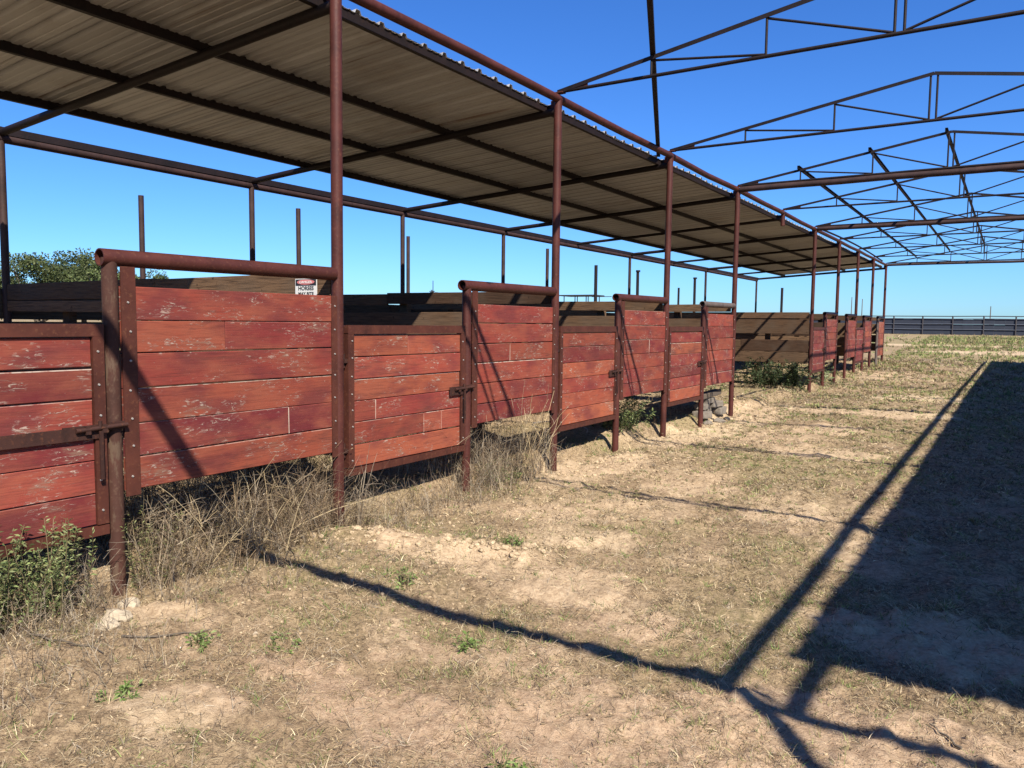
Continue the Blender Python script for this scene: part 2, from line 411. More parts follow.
# ------------------------------------------------------------------ ground: one sheet to the horizon
def make_ground():
    hd = math.pi/2 + YAW                                    # camera heading as an angle from +X
    ang = np.concatenate([np.linspace(-.75, .75, 560, endpoint=False), np.linspace(.75, 2*math.pi-.75, 200, endpoint=False)]) + hd
    rad = np.concatenate([[.02], np.geomspace(.6, 110, 600), np.geomspace(116, 6000, 40)])
    A, R = np.meshgrid(ang, rad)
    X, Y = R*np.cos(A), R*np.sin(A)
    Z = ground_z(X, Y)
    V = np.stack([X, Y, Z], -1).reshape(-1, 3)
    na, nr = len(ang), len(rad)
    i, j = np.meshgrid(np.arange(nr-1), np.arange(na), indexing='ij')
    j2 = (j+1) % na
    q = np.stack([i*na+j, (i+1)*na+j, (i+1)*na+j2, i*na+j2], -1).reshape(-1, 4)
    s, g, r = masks(X.ravel(), Y.ravel())
    o = np_mesh('ground', V, None, q, np.stack([s, g, r], -1), M_GROUND, True)
    tag(o, kind='structure')
make_ground()
def gz(x, y): return float(ground_z(np.array([x]), np.array([y]))[0])

# ------------------------------------------------------------------ the sheds
def roof_sheet_mesh(mb, x0, x1, zf, y0, y1):
    """ribbed sheet: trapezoid ribs every 305 mm running down the slope, sheets of 0.91 m with small lap steps"""
    prof = []
    y = y0
    k = 0
    while y < y1-.01:
        lap = .003 if (k//3) % 2 else 0.0
        for dy, dz in ((0, 0), (.018, .036), (.062, .036), (.080, 0), (.135, 0), (.143, .007), (.165, .007), (.173, 0), (.225, 0), (.233, .007), (.255, .007), (.263, 0)):
            if y+dy < y1: prof.append((y+dy, dz+lap))
        y += .305; k += 1
    prof.append((y1, 0))
    xs = [x0, x0+(x1-x0)*.33, x0+(x1-x0)*.66, x1]
    n = len(prof); vs = []
    for th in (0, -.0016):
        for j, x in enumerate(xs):
            for i, (yy, zz) in enumerate(prof):
                wob = .006*math.sin(yy*1.7+j) if j in (1, 2) else .008*math.sin(yy*2.9)
                vs.append((x, yy, zf(x)+zz+wob+th))
    m = len(xs); fs = []
    for b in (0, m*n):
        for j in range(m-1):
            for i in range(n-1):
                q = (b+j*n+i, b+j*n+i+1, b+(j+1)*n+i+1, b+(j+1)*n+i)
                fs.append(q if b else tuple(reversed(q)))
    for j in (0, (m-1)*n):
        for i in range(n-1): fs.append((j+i, j+i+1, m*n+j+i+1, m*n+j+i))
    mb.add(vs, fs)

def make_shed(side, loc, label, front_idx, rear_idx, roof_y, purlin_y0):
    """side -1: the left row (posts at XF, roof falling to -X); +1: the opposite row"""
    t = thing('pipe_shed', loc, label, 'shed', 'open pipe sheds either side of the alley')
    xf = XF if side < 0 else XR
    X = lambda d: xf + side*d                               # d = distance back from the front posts
    zr = lambda d: 4.335-.066*d                             # rafter centre
    D = XF-XB
    for i in front_idx:
        mb = MB(); g = gz(X(0), YY(i))-.25
        if side < 0 and i == 5:                             # cut-off stub under the eave pipe
            mb.pipe((X(0), YY(i), ZE-.31), (X(0), YY(i), ZE), .049, hollow=True)
        else:
            lean = random.uniform(-.012, .012)
            mb.pipe((X(0), YY(i)+lean, g), (X(0), YY(i), ZE), .049, 18)
            mb.box((X(-.0)+side*.02, YY(i), ZE-.06), (.15, .012, .09))
        mb.build('post', M_PIPE, t)
    mb = MB(); pts = []
    for i in range(0, 11):
        pts.append((X(0)+random.uniform(-.012,.012), YY(i), ZE+random.uniform(-.008,.008)))
        if i < 10: pts.append((X(0)+random.uniform(-.014,.014), YY(i)+BAY/2, ZE-.006+random.uniform(-.014,.012)))
    pts[0] = (pts[0][0], YY(0)-.08, ZE)
    mb.tube(pts, .049, 16, hollow=True); mb.build('eave_pipe', M_PIPE, t)
    for i in rear_idx:
        mb = MB(); mb.pipe((X(D), YY(i), gz(X(D), YY(i))-.25), (X(D), YY(i), 3.94), .044, 14); mb.build('rear_post', M_BEAM, t)
    mb = MB(); mb.tube([(X(D), YY(0)-.1, 3.925)]+[(X(D)+random.uniform(-.01,.01), YY(i), 3.925+random.uniform(-.01,.01)) for i in range(1,10)]+[(X(D), YY(10)+.05, 3.925)], .056, 14, hollow=True)
    mb.build('rear_pipe', M_BEAM, t)
    for i in range(0, 11):
        mb = MB(); yo = random.uniform(-.02,.02)
        mb.pipe((X(.04), YY(i)+yo, zr(.04)), (X(D+.06), YY(i), zr(D+.06)+.02), .045 if i not in (5,7,9) else .036, 12)
        if i < 10:
            mb.box((X(.12), YY(i)+.055, zr(0)+.05), (.13, .012, .10))        # cleat that ties the first purlin
            mb.tube([(X(.05), YY(i)+.05, zr(0)+.06), (X(.12), YY(i)+.16, zr(0)+.09), (X(.16), YY(i)+.12, zr(0)+.02)], .012, 6)
        mb.build('rafter', M_DARK, t)
    for d in ((.178 if side < 0 else .27), 1.68, 2.97, 4.30, D-.05):
        mb = MB()
        y0 = purlin_y0; z = zr(d)+.042+(.028 if d < 5 else .0)
        # a C channel laid along the rafters
        for (dx, dz, sx, sz) in ((0, 0, .006, .09), (.025, .042, .045, .006), (.025, -.042, .045, .006)):
            mb.box((X(d)+side*dx, (y0+YY(10)+.12)/2, z+dz), (sx, YY(10)+.12-y0, sz))
        mb.build('purlin', M_DARK, t)
    mb = MB()
    x0, x1 = X(.16), X(4.50)
    roof_sheet_mesh(mb, x0, x1, lambda x: zr(abs(x-xf))+.102, roof_y[0], roof_y[1])
    mb.build('roof_sheet', M_ROOF, t)
    if side > 0:                                            # unseen, added to match the forked shadow: slanting pipe prop at the open end
        mb = MB(); mb.tube([(X(0), YY(0), ZE), (X(.01), YY(0), 4.10), (X(.05), YY(0)-3.0, -.1)], .05, 14); mb.build('shadow_prop', M_PIPE, t)
    return t
make_shed(-1, (XF, YY(5), 0), 'long open-sided pipe shed with ribbed metal roof standing over the red stalls', range(0, 11), (0,1,2,3,4,6,8,10), (1.1, YY(10)+.02), .5)
make_shed(+1, (XR, YY(5), 0), 'opposite pipe shed right of the frame, its roof throwing the broad dark ground shadow', range(1, 11), (0,2,4,6,8,10), (1.60, YY(10)+.25), .96)

# ------------------------------------------------------------------ trusses, cross beams and loose purlins
def make_truss(i, label):
    y = YY(i)
    t = thing('roof_truss', (XF, y, ZE+.06), label, 'roof truss', 'light steel trusses spanning the alley')
    zb = lambda x: 4.555 + .012*math.sin((x-XF)/7.4*math.pi)
    zt = lambda x: 4.55 + (5.165-4.55)*(1-abs(x-XA)/(XA-XF))
    def bar(a, b, r, name, mat=M_DARK, yo=0):
        mb = MB(); mb.pipe((a[0], y+yo, a[1]), (b[0], y+yo, b[1]), r, 8); mb.build(name, mat, t)
    def angle(a, b, w, name):
        mb = MB(); a, b = Vector((a[0], y, a[1])), Vector((b[0], y, b[1])); d = b-a
        rot = d.to_track_quat('X', 'Z').to_matrix()
        mb.box((a+b)/2+rot@Vector((0,0,w/2)), (d.length, w*.9, .007), rot)
        mb.box((a+b)/2+rot@Vector((0,-w*.42,0)), (d.length, .007, w), rot)
        mb.build(name, M_DARK, t)
    angle((XF, zt(XF)), (XA, zt(XA)), .043, 'top_chord'); angle((XA, zt(XA)), (XR, zt(XR)), .043, 'top_chord')
    bar((XF+.02, 4.555), (XR-.02, 4.555), .021, 'bottom_chord')
    for s in (-1, 1):
        x1, x2, x3 = XA+s*2.50, XA+s*1.24, XA+s*.042
        for x in (x1, x2, x3): bar((x, 4.56), (x, zt(x)-.01), .014, 'vertical')
        bar((x1, zt(x1)-.02), (x2, 4.575), .014, 'diagonal', yo=.006); bar((x2, zt(x2)-.02), (x3+s*.01, 4.575), .014, 'diagonal', yo=.006)
        mb = MB(); xe = XF if s < 0 else XR; q = -s                           # heel gusset plate
        a = [(xe+q*.02, 4.545), (xe+q*.40, 4.55), (xe+q*.40, zt(xe+q*.40)), (xe+q*.1, zt(xe+q*.1)+.005)]
        vs = [(x, y-.012, z) for x, z in a]+[(x, y-.004, z) for x, z in a]
        mb.add(vs, [(0,1,2,3),(7,6,5,4),(0,4,5,1),(1,5,6,2),(2,6,7,3),(3,7,4,0)])
        mb.box((xe, y, ZE+.062), (.16, .09, .012)); mb.build('heel_plate', M_STRIP, t)
TL = {1:'roof truss above the first tall front post, just above the frame',
      2:'nearest roof truss, cut by the top edge and crossed by a loose dark pole',
      3:'second roof truss from the camera, bare, springing where the loose dark pole ends',
      4:'third roof truss, carrying the front ends of the three purlins',
      5:'fourth roof truss, springing above the cut-off post stub',
      6:'fifth roof truss, directly above the farther thick cross pipe',
      7:'sixth roof truss, first one beyond the farther thick cross pipe',
      8:'seventh roof truss, second one beyond the farther thick cross pipe',
      9:'eighth roof truss, last one before the far end of the alley',
      10:'farthest roof truss, standing on the end pipe that closes the alley'}
for i in range(1, 11): make_truss(i, TL[i])

def beam(i, label, z=ZE, r=.057):
    mb = MB(); n = 8
    pts = [(XF+.05+(XR-XF-.1)*k/n, YY(i)+random.uniform(-.01,.01), z+random.uniform(-.008,.008)) for k in range(n+1)]
    if i == 0: pts[0] = (XF-.02, YY(0), ZE)
    mb.tube(pts, r, 14); o = mb.build('cross_beam', M_BEAM); recentre(o)
    tag(o, label, 'pipe beam', 'thick cross pipes between the two eaves')
beam(0, 'thick cross pipe overhead by the camera whose shadow line crosses the foreground dirt')
beam(4, 'nearer of the two thick brown cross pipes, spanning from the fourth tall post')
beam(6, 'farther of the two thick brown cross pipes, below the purlins')
beam(10, 'end cross pipe closing the far end of the alley roof', ZE+.0, .05)

def channel(p0, p1, w, h):
    mb = MB(); a, b = Vector(p0), Vector(p1); d = b-a
    rot = d.to_track_quat('Y', 'Z').to_matrix(); c = (a+b)/2
    mb.box(c, (.006, d.length, h), rot)
    mb.box(c+rot@Vector((w/2, 0, h/2-.003)), (w, d.length, .006), rot)
    mb.box(c+rot@Vector((w/2, 0, -h/2+.003)), (w, d.length, .006), rot)
    return mb
def purlin(p0, p1, label, name='roof_purlin'):
    o = channel(p0, p1, .04, .062).build(name, M_DARK); recentre(o)
    return tag(o, label, 'purlin', 'purlins lying along the trusses')
ztop = lambda x: 4.55+.615*(1-abs(x-XA)/3.69)+.05
purlin((-3.57, YY(4)-.10, ztop(-3.57)), (-3.57, YY(10)+.08, ztop(-3.57)), 'left purlin of the three on the trusses, closest to the stall roof')
purlin((-2.34, YY(4)-.10, ztop(-2.34)), (-2.33, YY(10)+.08, ztop(-2.33)), 'middle purlin of the three lying on the trusses')
purlin((-1.13, YY(4)-.08, ztop(-1.13)), (-1.10, YY(10)+.08, ztop(-1.10)), 'right purlin of the three, running beside the truss peaks')
o = channel((-4.86, 11.92, 4.50), (-2.25, 5.1, 5.115), .055, .085).build('loose_purlin', M_DARK); recentre(o)
tag(o, 'loose dark steel pole lying aslant over the nearest truss, ending on the eave pipe', 'purlin')
mb = MB(); mb.tube([(-4.70, YY(6)+.6+k*.9, 4.55+.08*math.sin(math.pi*min(1, k/14))) for k in range(15)], .03, 8)
o = mb.build('bent_purlin', M_DARK); recentre(o); tag(o, 'bowed dark pipe lying along the far eave above the far stalls', 'pipe')

# ------------------------------------------------------------------ red stall panels and gates
UY, UZ, NX = (0,1,0), (0,0,1), (1,0,0)
def red_rows(mb, y0, y1, z0, z1, x, rows, seed, splits=None, hues=None, t=.036):
    r = random.Random(seed)
    hs = [1+r.uniform(-.06,.06) for _ in range(rows)]; S = sum(hs); z = z1
    for k in range(rows):
        h = (z1-z0)*hs[k]/S; zt, zb = z, z-h; z = zb
        cuts = [y0]
        if splits is not None:
            cuts += [y0+(y1-y0)*f for f in splits.get(k, [])]
        elif r.random() < .4: cuts.append(y0+(y1-y0)*r.uniform(.3,.75))
        cuts.append(y1)
        gap = r.choice([.004,.005,.006,.008,.011])
        for c in range(len(cuts)-1):
            a, b = cuts[c]+(.0015 if c else 0), cuts[c+1]-(.0015 if c < len(cuts)-2 else 0)
            hue = r.uniform(.1,.85) if hues is None else hues[k][min(c, len(hues[k])-1)]
            tilt = r.uniform(-.004,.004)
            u = Vector((r.uniform(-.0025,.0025), 1, tilt*.5)).normalized()
            w = Vector((r.uniform(-.018,.018), 0, 1)).normalized()
            mb.board((x+r.uniform(-.003,.002), a, zb+gap*.5), u, w, NX, b-a, zt-zb-gap, t, (hue, r.uniform(.2,.85), 0, r.random()),
                     r.uniform(.003,.006), r.choice([0,0,0,.15,.4,.9]), (r.choice([0,.3,.9]) if c else 0, r.choice([0,.3,.9]) if c < len(cuts)-2 else 0))
def bolts(mb, y, z0, z1, n, x, seed=0):
    r = random.Random(seed)
    for k in range(n):
        z = z0+(z1-z0)*(k+.5)/n+r.uniform(-.012,.012); yy = y+r.uniform(-.008,.008)
        mb.pipe((x-.002, yy, z), (x+.006, yy, z), .0085, 8, .006)
def make_panel(i, label, seed, y0=None, y1=None, z0=.69, z1=1.995, splits=None, hues=None, rail=M_PIPE, mid=M_PIPE):
    ym = YY(i)+(1.715 if i == 0 else 1.82); yp = YY(i+1)
    x = XF
    gzz = gz(x, ym)
    t = thing('plank_fence', (x, (ym+yp)/2, gzz), label, 'plank fence', 'fixed red plank panels of the stalls')
    mb = MB(); mb.pipe((x, ym, gzz-.25), (x, ym, 2.165), .047, 18); mb.build('mid_post', mid, t)
    mb = MB(); mb.pipe((x, ym-(.06 if i == 0 else .085), 2.165), (x, yp-.048, 2.175), .054, 18, hollow=True); mb.build('top_rail', rail, t)
    a, b = ym+.06, yp-.06
    mb = MB(); red_rows(mb, a, b, z0, z1, x+.030, 6, seed, splits, hues); mb.build('planks', M_RED, t)
    for q, (s0, s1) in enumerate(((a-.012, a+.085), (b-.05, b+.012))):
        mb = MB(); top = 2.115 if q == 0 else z1+.0
        mb.box((x+.037, (s0+s1)/2, (z0-.03+top)/2), (.008, s1-s0, top-z0+.03)); mb.build('side_strip', M_STRIP, t)
        mb = MB(); bolts(mb, (s0+s1)/2, z0, z1, 7, x+.041, seed+q); mb.build('bolts', M_BOLT, t)
    return t
def make_gate(i, label, seed, z0=.47, z1=1.755, splits=None, hues=None):
    y0, y1 = YY(i)+.075, YY(i)+(1.645 if i == 0 else 1.745)
    x = XF
    t = thing('stall_gate', (x, YY(i)+.9, gz(x, YY(i)+.9)), label, 'stall gate', 'hinged red plank gates of the stalls')
    mb = MB()
    fw = .075
    mb.box((x+.012, (y0+y1)/2, z1-fw/2), (.064, y1-y0, fw)); mb.box((x+.012, (y0+y1)/2, z0+.03), (.064, y1-y0, .06))
    mb.box((x+.012, y0+.035, (z0+z1)/2), (.062, .07, z1-z0-.137)); mb.box((x+.012, y1-.035, (z0+z1)/2), (.062, .07, z1-z0-.137))
    mb.build('frame', M_STRIP, t)
    mb = MB(); red_rows(mb, y0+.072, y1-.072, z0+.063, z1-fw-.003, x+.028, 6, seed, splits, hues); mb.build('planks', M_RED, t)
    mb = MB(); bolts(mb, y0+.04, z0+.05, z1-.06, 8, x+.043, seed); bolts(mb, y1-.04, z0+.05, z1-.06, 6, x+.043, seed+1); mb.build('bolts', M_BOLT, t)
    for z in (z0+.22, z1-.30):
        mb = MB(); mb.pipe((x+.0, y0-.018, z-.06), (x+.0, y0-.018, z+.06), .016, 10); mb.box((x+.02, y0-.012, z), (.03, .05, .035)); mb.build('hinge', M_LATCH, t)
    zl = 1.105
    mb = MB()
    mb.box((x+.050, y1-.16, zl-.005), (.010, .22, .085)); mb.box((x+.050, y1+.06, zl+.02), (.010, .10, .05))
    mb.pipe((x+.068, y1-.20, zl+.012), (x+.068, y1+.12, zl+.022), .014, 10)
    mb.box((x+.064, y1-.13, zl+.01), (.03, .03, .05)); mb.box((x+.064, y1-.03, zl+.012), (.032, .03, .05))
    if i == 0: mb.box((x+.046, y1-.62, zl-.01), (.016, .80, .075))
    l = mb.build('latch', M_LATCH, t)
    mb = MB(); mb.box((x+.078, y1-.055, zl-.15), (.012, .022, .30)); mb.pipe((x+.07, y1-.055, zl+.012), (x+.07, y1-.055, zl+.06), .012, 8)
    mb.build('handle', M_LATCH, l)
    return t
PL = {0:'largest red plank panel, right of the left-edge gate, crossed by a thick slanting shadow',
      1:'second red plank panel from the left, crossed by thin shadows above tall dry stalks',
      2:'third red plank panel from the left, with green weeds showing under it',
      3:'fourth red plank panel, above the pile of rubble, with greyed top rail',
      6:'first red panel beyond the open brown plank bays',
      7:'second red panel beyond the open bays, right of an empty gateway',
      8:'third red panel beyond the open bays, next to the farthest gate',
      9:'farthest panel, narrow and faded pale, by the last post'}
GL = {0:'red plank gate cut by the left edge, its latch bar reaching a peeled post',
      1:'second red gate from the left, between the first tall post and a latch post',
      2:'third red gate from the left, framed by two tall brown posts above deep shade',
      3:'fourth red gate, shortest-looking before the open brown plank bays',
      6:'dark red gate just beyond the open brown plank bays',
      8:'farthest red gate, squeezed between two far panels'}
make_panel(0, PL[0], 101, splits={1:[.415], 4:[.725]}, hues=[[.62],[.75,.35],[.5],[.72],[.12,.05],[.75]], mid=M_SCALE)
make_panel(1, PL[1], 102, z0=.72, z1=1.985, splits={2:[.42]}, hues=[[.45],[.55],[.5,.7],[.6],[.55],[.2]])
make_panel(2, PL[2], 103, z0=.72, splits={2:[.6],4:[.5]}, hues=[[.5],[.6],[.55,.2],[.65],[.3,.7],[.45]])
make_panel(3, PL[3], 104, z0=.66, hues=[[.6],[.5],[.7],[.6],[.45,.1],[.25]], rail=M_GREYPIPE)
make_panel(6, PL[6], 105, z0=.75, hues=[[.45],[.5],[.75],[.4],[.4],[.45]])
make_panel(7, PL[7], 106, z0=.70, hues=[[.3],[.6],[.5],[.45],[.4],[.6]])
make_panel(8, PL[8], 107, z0=.80, hues=[[.45],[.65],[.9],[.5],[.6],[.7]])
make_panel(9, PL[9], 108, z0=.55, hues=[[.9],[1.],[.8],[.95],[1.],[.9]], mid=M_GREYPIPE, rail=M_GREYPIPE)
make_gate(0, GL[0], 201, z0=.45, splits={}, hues=[[.5],[.15],[.55],[.22],[.55],[.18]])
make_gate(1, GL[1], 202, splits={0:[.47],3:[.18],4:[.62,.8]}, hues=[[.85,.8],[.6],[.85],[.5,.45],[.65,.7,.6],[.85]])
make_gate(2, GL[2], 203, z0=.44, splits={}, hues=[[.7],[.22],[.85],[.5],[.75],[.95]])
make_gate(3, GL[3], 204, z0=.44, splits={}, hues=[[.35],[.9],[.25],[.15],[.35],[.85]])
make_gate(6, GL[6], 205, z0=.45, hues=[[.2],[.15],[.25],[.2],[.2],[.3]])
make_gate(8, GL[8], 206, z0=.45, hues=[[.3],[.25],[.2],[.3],[.35],[.3]])

# ------------------------------------------------------------------ weathered plank dividers between the stalls
def make_divider(i, rows, label, x0=None, x1=None):
    y = YY(i); x0 = XB+.05 if x0 is None else x0; x1 = XF-.06 if x1 is None else x1
    t = thing('plank_divider', ((x0+x1)/2, y, gz((x0+x1)/2, y)), label, 'plank divider', 'weathered plank dividers between the stalls')
    r = random.Random(300+i)
    mb = MB()
    for k, (zb, zt) in enumerate(rows):
        n = r.choice([1,2,2]) if len(rows) < 7 else 2
        cuts = [x0]+sorted(x0+(x1-x0)*r.uniform(.3,.7) for _ in range(n-1))+[x1]
        for c in range(len(cuts)-1):
            o = (cuts[c], y-.022+r.uniform(-.004,.004), zb+r.uniform(-.006,.006))
            sg = r.uniform(-.006,.006)
            mb.board(o, Vector((1, 0, sg)).normalized(), Vector((0, r.uniform(-.02,.02), 1)).normalized(), (0,-1,0), cuts[c+1]-cuts[c]-.004, zt-zb, .04, (r.uniform(0,1), r.uniform(.1,.9), 0, r.random()), .005, 0)
    mb.build('planks', M_WOODX, t)
    for x in (x0+1.0, (x0+x1)/2+.2, x1-1.25):
        mb = MB(); zt = rows[0][1]-.03; zb = gz(x, y)-.15
        mb.board((x, y+.11, zb), (1,0,0), (0,0,1), (0,-1,0), .14, zt-zb, .09, (r.random(), .4, 0, r.random()), .006); mb.build('upright', M_WOODX, t)
    return t
std = [(2.03,2.185),(1.46,1.90),(1.10,1.42),(.72,1.06)]
make_divider(1, [(1.995,2.19),(1.86,1.985),(1.47,1.73),(1.08,1.42),(.66,1.02)], 'nearest plank divider, mostly in deep shade, carrying the white horse sign')
make_divider(2, [(2.03,2.185),(1.50,1.905),(1.12,1.45),(.74,1.06)], 'second plank divider, black shade left and sunlit brown right, above the second gate')
make_divider(3, std, 'third plank divider, sunlit brown strip seen above the third gate')
make_divider(4, std, 'fourth plank divider, seen above the fourth gate left of the open bays')
make_divider(6, [(1.995,2.17),(1.55,1.955),(1.06,1.39),(.74,1.05)], 'wide brown plank divider in full view beyond the open bays, with slanting shadow stripes')
for i, lab in ((7,'plank divider seen through the empty gateway beyond the first far panel'),(8,'plank divider behind the second far red panel'),(9,'plank divider behind the farthest gate'),(10,'plank divider at the far end of the stall row')):
    make_divider(i, std, lab)
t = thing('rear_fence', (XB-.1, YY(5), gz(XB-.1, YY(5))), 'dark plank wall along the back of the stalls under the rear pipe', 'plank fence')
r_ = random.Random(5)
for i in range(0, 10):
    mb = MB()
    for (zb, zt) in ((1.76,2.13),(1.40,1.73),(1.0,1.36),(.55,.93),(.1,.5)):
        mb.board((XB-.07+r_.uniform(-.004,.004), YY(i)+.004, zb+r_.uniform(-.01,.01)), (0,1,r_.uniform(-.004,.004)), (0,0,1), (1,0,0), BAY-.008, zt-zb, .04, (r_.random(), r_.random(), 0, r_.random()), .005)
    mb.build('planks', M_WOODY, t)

# ------------------------------------------------------------------ sign
def text_mesh(body, size, loc, mat, parent, name='lettering', w=None):
    cu = bpy.data.curves.new('t', 'FONT'); cu.body = body; cu.size = size; cu.align_x = 'CENTER'; cu.align_y = 'CENTER'
    cu.extrude = .0006; cu.offset = size*.02
    o = bpy.data.objects.new('t', cu); COL.objects.link(o)
    dg = bpy.context.evaluated_depsgraph_get(); dg.update()
    me = bpy.data.meshes.new_from_object(o.evaluated_get(dg))
    bpy.data.objects.remove(o); bpy.data.curves.remove(cu)
    a = np.zeros(len(me.vertices)*3, np.float32); me.vertices.foreach_get('co', a); a = a.reshape(-1,3)
    k = 1 if w is None else w/(a[:,0].max()-a[:,0].min())
    b = np.stack([a[:,0]*k, -a[:,2], a[:,1]], -1)            # stand upright facing -Y
    me.vertices.foreach_set('co', b.ravel().astype(np.float32)); me.materials.clear(); me.materials.append(mat); me.update()
    ob = bpy.data.objects.new(name, me); COL.objects.link(ob); ob.parent = parent; ob.location = Vector(loc)-Vector(parent.location)
sx, sy = -5.058, YY(1)-.034
t = thing('warning_sign', (sx, sy, 1.955), 'small white danger sign about horses on the nearest plank divider', 'sign')
mb = MB(); mb.box((sx, sy, 2.05), (.262, .003, .19)); mb.build('plate', M_WHITE, t)
mb = MB(); mb.box((sx, sy-.0028, 2.113), (.246, .002, .052)); mb.build('header_band', M_BLACK, t)
mb = MB(); n = 28; el = [(sx+.105*math.cos(2*math.pi*k/n), 2.115+.021*math.sin(2*math.pi*k/n)) for k in range(n)]
mb.add([(x, sy-.0060, z) for x, z in el]+[(x, sy-.0040, z) for x, z in el], [tuple(range(n))]+[(k, n+k, n+(k+1)%n, (k+1)%n) for k in range(n)])
mb.build('header_oval', M_SIGNRED, t)
text_mesh('DANGER', .028, (sx, sy-.0068, 2.114), M_WHITE, t, w=.15)
text_mesh('HORSES', .046, (sx, sy-.0030, 2.062), M_BLACK, t, w=.185)
text_mesh('MAY BITE', .036, (sx, sy-.0030, 2.017), M_BLACK, t, w=.185)

# ------------------------------------------------------------------ strips of vegetation (numpy)
def strips(P0, D0, L, W, droop, cols, seg=3, taper=.15, jit=None):
    """N curved flat blades: start P0, direction D0, length L, width W, gravity droop; returns V,quads,C"""
    N = len(P0)
    D = D0/np.linalg.norm(D0, axis=1, keepdims=True)
    side = np.cross(D, rng.normal(size=(N,3))); side /= np.linalg.norm(side, axis=1, keepdims=True)+1e-9
    P = P0.copy(); rows = []
    for k in range(seg+1):
        w = W*(1-(1-taper)*(k/seg))
        rows.append(P - side*w[:,None]*.5); rows.append(P + side*w[:,None]*.5)
        if k < seg:
            P = P + D*(L/seg)[:,None]
            D = D + np.array([0,0,-1])*(droop/seg)[:,None]
            if jit is not None: D = D + rng.normal(size=(N,3))*jit
            D /= np.linalg.norm(D, axis=1, keepdims=True)
    V = np.stack(rows, 1)                                    # N, 2*(seg+1), 3
    m = 2*(seg+1)
    base = (np.arange(N)*m)[:,None]
    q = np.concatenate([base+np.array([2*k, 2*k+1, 2*k+3, 2*k+2]) for k in range(seg)], 0)
    C = np.repeat(cols, m, axis=0)
    return V.reshape(-1,3), q, C, P, D
class VM:
    def __init__(s): s.V=[]; s.Q=[]; s.C=[]; s.n=0
    def add(s, V, q, C):
        s.V.append(V); s.Q.append(q+s.n); s.C.append(C); s.n += len(V)
    def build(s, name, mat, parent=None):
        V = np.concatenate(s.V)
        if parent is not None: V = V-np.array(parent.location)
        o = np_mesh(name, V, None, np.concatenate(s.Q), np.concatenate(s.C), mat)
        if parent is not None: o.parent = parent
        return o
def pal(n, cs, jit=.18):
    cs = np.array(cs); c = cs[rng.integers(0, len(cs), n)]
    return np.clip(c*ALB*(1+rng.normal(size=(n,1))*jit), .006, .9)
DRY = [(.38,.285,.16),(.47,.37,.22),(.28,.20,.115),(.54,.44,.28),(.19,.13,.08),(.40,.30,.17)]
GREY = [(.30,.245,.185),(.37,.31,.235),(.22,.17,.125),(.42,.345,.24),(.16,.115,.08)]
GRN = [(.17,.25,.07),(.24,.295,.095),(.12,.185,.05),(.30,.31,.12)]

def scatter(n, r0, r1, p, half):
    u = rng.random(n)
    r = (r0**(2-p) + u*(r1**(2-p)-r0**(2-p)))**(1/(2-p))
    a = math.pi/2+YAW + rng.uniform(-half, half, n)
    return r*np.cos(a), r*np.sin(a), r
def tufts(name, n, k, cols, r0, r1, p, half, lenr, el0, use, spread=.02, wmul=1.0, flat=False):
    """n tufts of k blades; flat=True scatters single lying straws"""
    x, y, r = scatter(n, r0, r1, p, half)
    s, g, rd = masks(x, y)
    keep = rng.random(n) < use(s, g, x, y)
    x, y, r = x[keep], y[keep], r[keep]; n = len(x)
    size = rng.uniform(.45, 1.25, n)
    base = pal(n, cols, .22)
    X = np.repeat(x, k)+rng.normal(size=n*k)*np.repeat(np.maximum(spread, r*.0022)*size, k)
    Y = np.repeat(y, k)+rng.normal(size=n*k)*np.repeat(np.maximum(spread, r*.0022)*size, k)
    R = np.repeat(r, k); SZ = np.repeat(size, k); N = n*k
    P = np.stack([X, Y, ground_z(X, Y)-.005], -1)
    th = rng.uniform(0, 2*math.pi, N)
    el = np.clip(rng.normal(size=N)*.32+el0, .04, 1.5)
    D = np.stack([np.cos(th)*np.cos(el), np.sin(th)*np.cos(el), np.sin(el)], -1)
    L = np.maximum(rng.uniform(lenr[0], lenr[1], N)*SZ, R*.0035)
    W = np.maximum(rng.uniform(.0022, .0042, N), R*.0008)*wmul
    c = np.repeat(base, k, axis=0)*(1+.25*rng.normal(size=(N,1)))
    mixdry = rng.random(N) < .25
    c[mixdry] = pal(int(mixdry.sum()), DRY)
    V, q, C, _, _ = strips(P, D, L, W, rng.uniform(.2, 1.0, N), np.clip(c, .01, .8), 2, .2)
    o = np_mesh(name, V, None, q, C, M_STRAW); return tag(o, kind='stuff')
stall = lambda x, y: np.where((x < -4.95) & (y > 1) & (y < 38), .25, 1.0)
tufts('dry_grass', 90000, 8, DRY+GREY+[(.15,.105,.07),(.10,.072,.05),(.56,.46,.31),(.50,.41,.27)], 2.3, 40, 1.62, .78, (.025,.070), .5,
      lambda s, g, x, y: (1-.9*s)*stall(x, y)*(.12+.88*sstep(.36,.60,fbm(x*2.3,y*2.3,4,81))))
tufts('green_grass', 70000, 9, GRN+[(.25,.235,.095),(.21,.20,.08)], 2.3, 75, 1.5, .78, (.022,.065), .8,
      lambda s, g, x, y: (.42+.9*g)*(1-.85*s)*sstep(.30,.54,fbm(x*3.3,y*3.3,3,91))*np.where(x < -5.2, .1, 1.0), .018)
tufts('loose_straw', 170000, 1, GREY+DRY+[(.08,.055,.04),(.11,.08,.055),(.52,.43,.3)], 2.3, 24, 1.6, .78, (.03,.11), .10,
      lambda s, g, x, y: (1-.78*s)*stall(x, y), .0, .8)

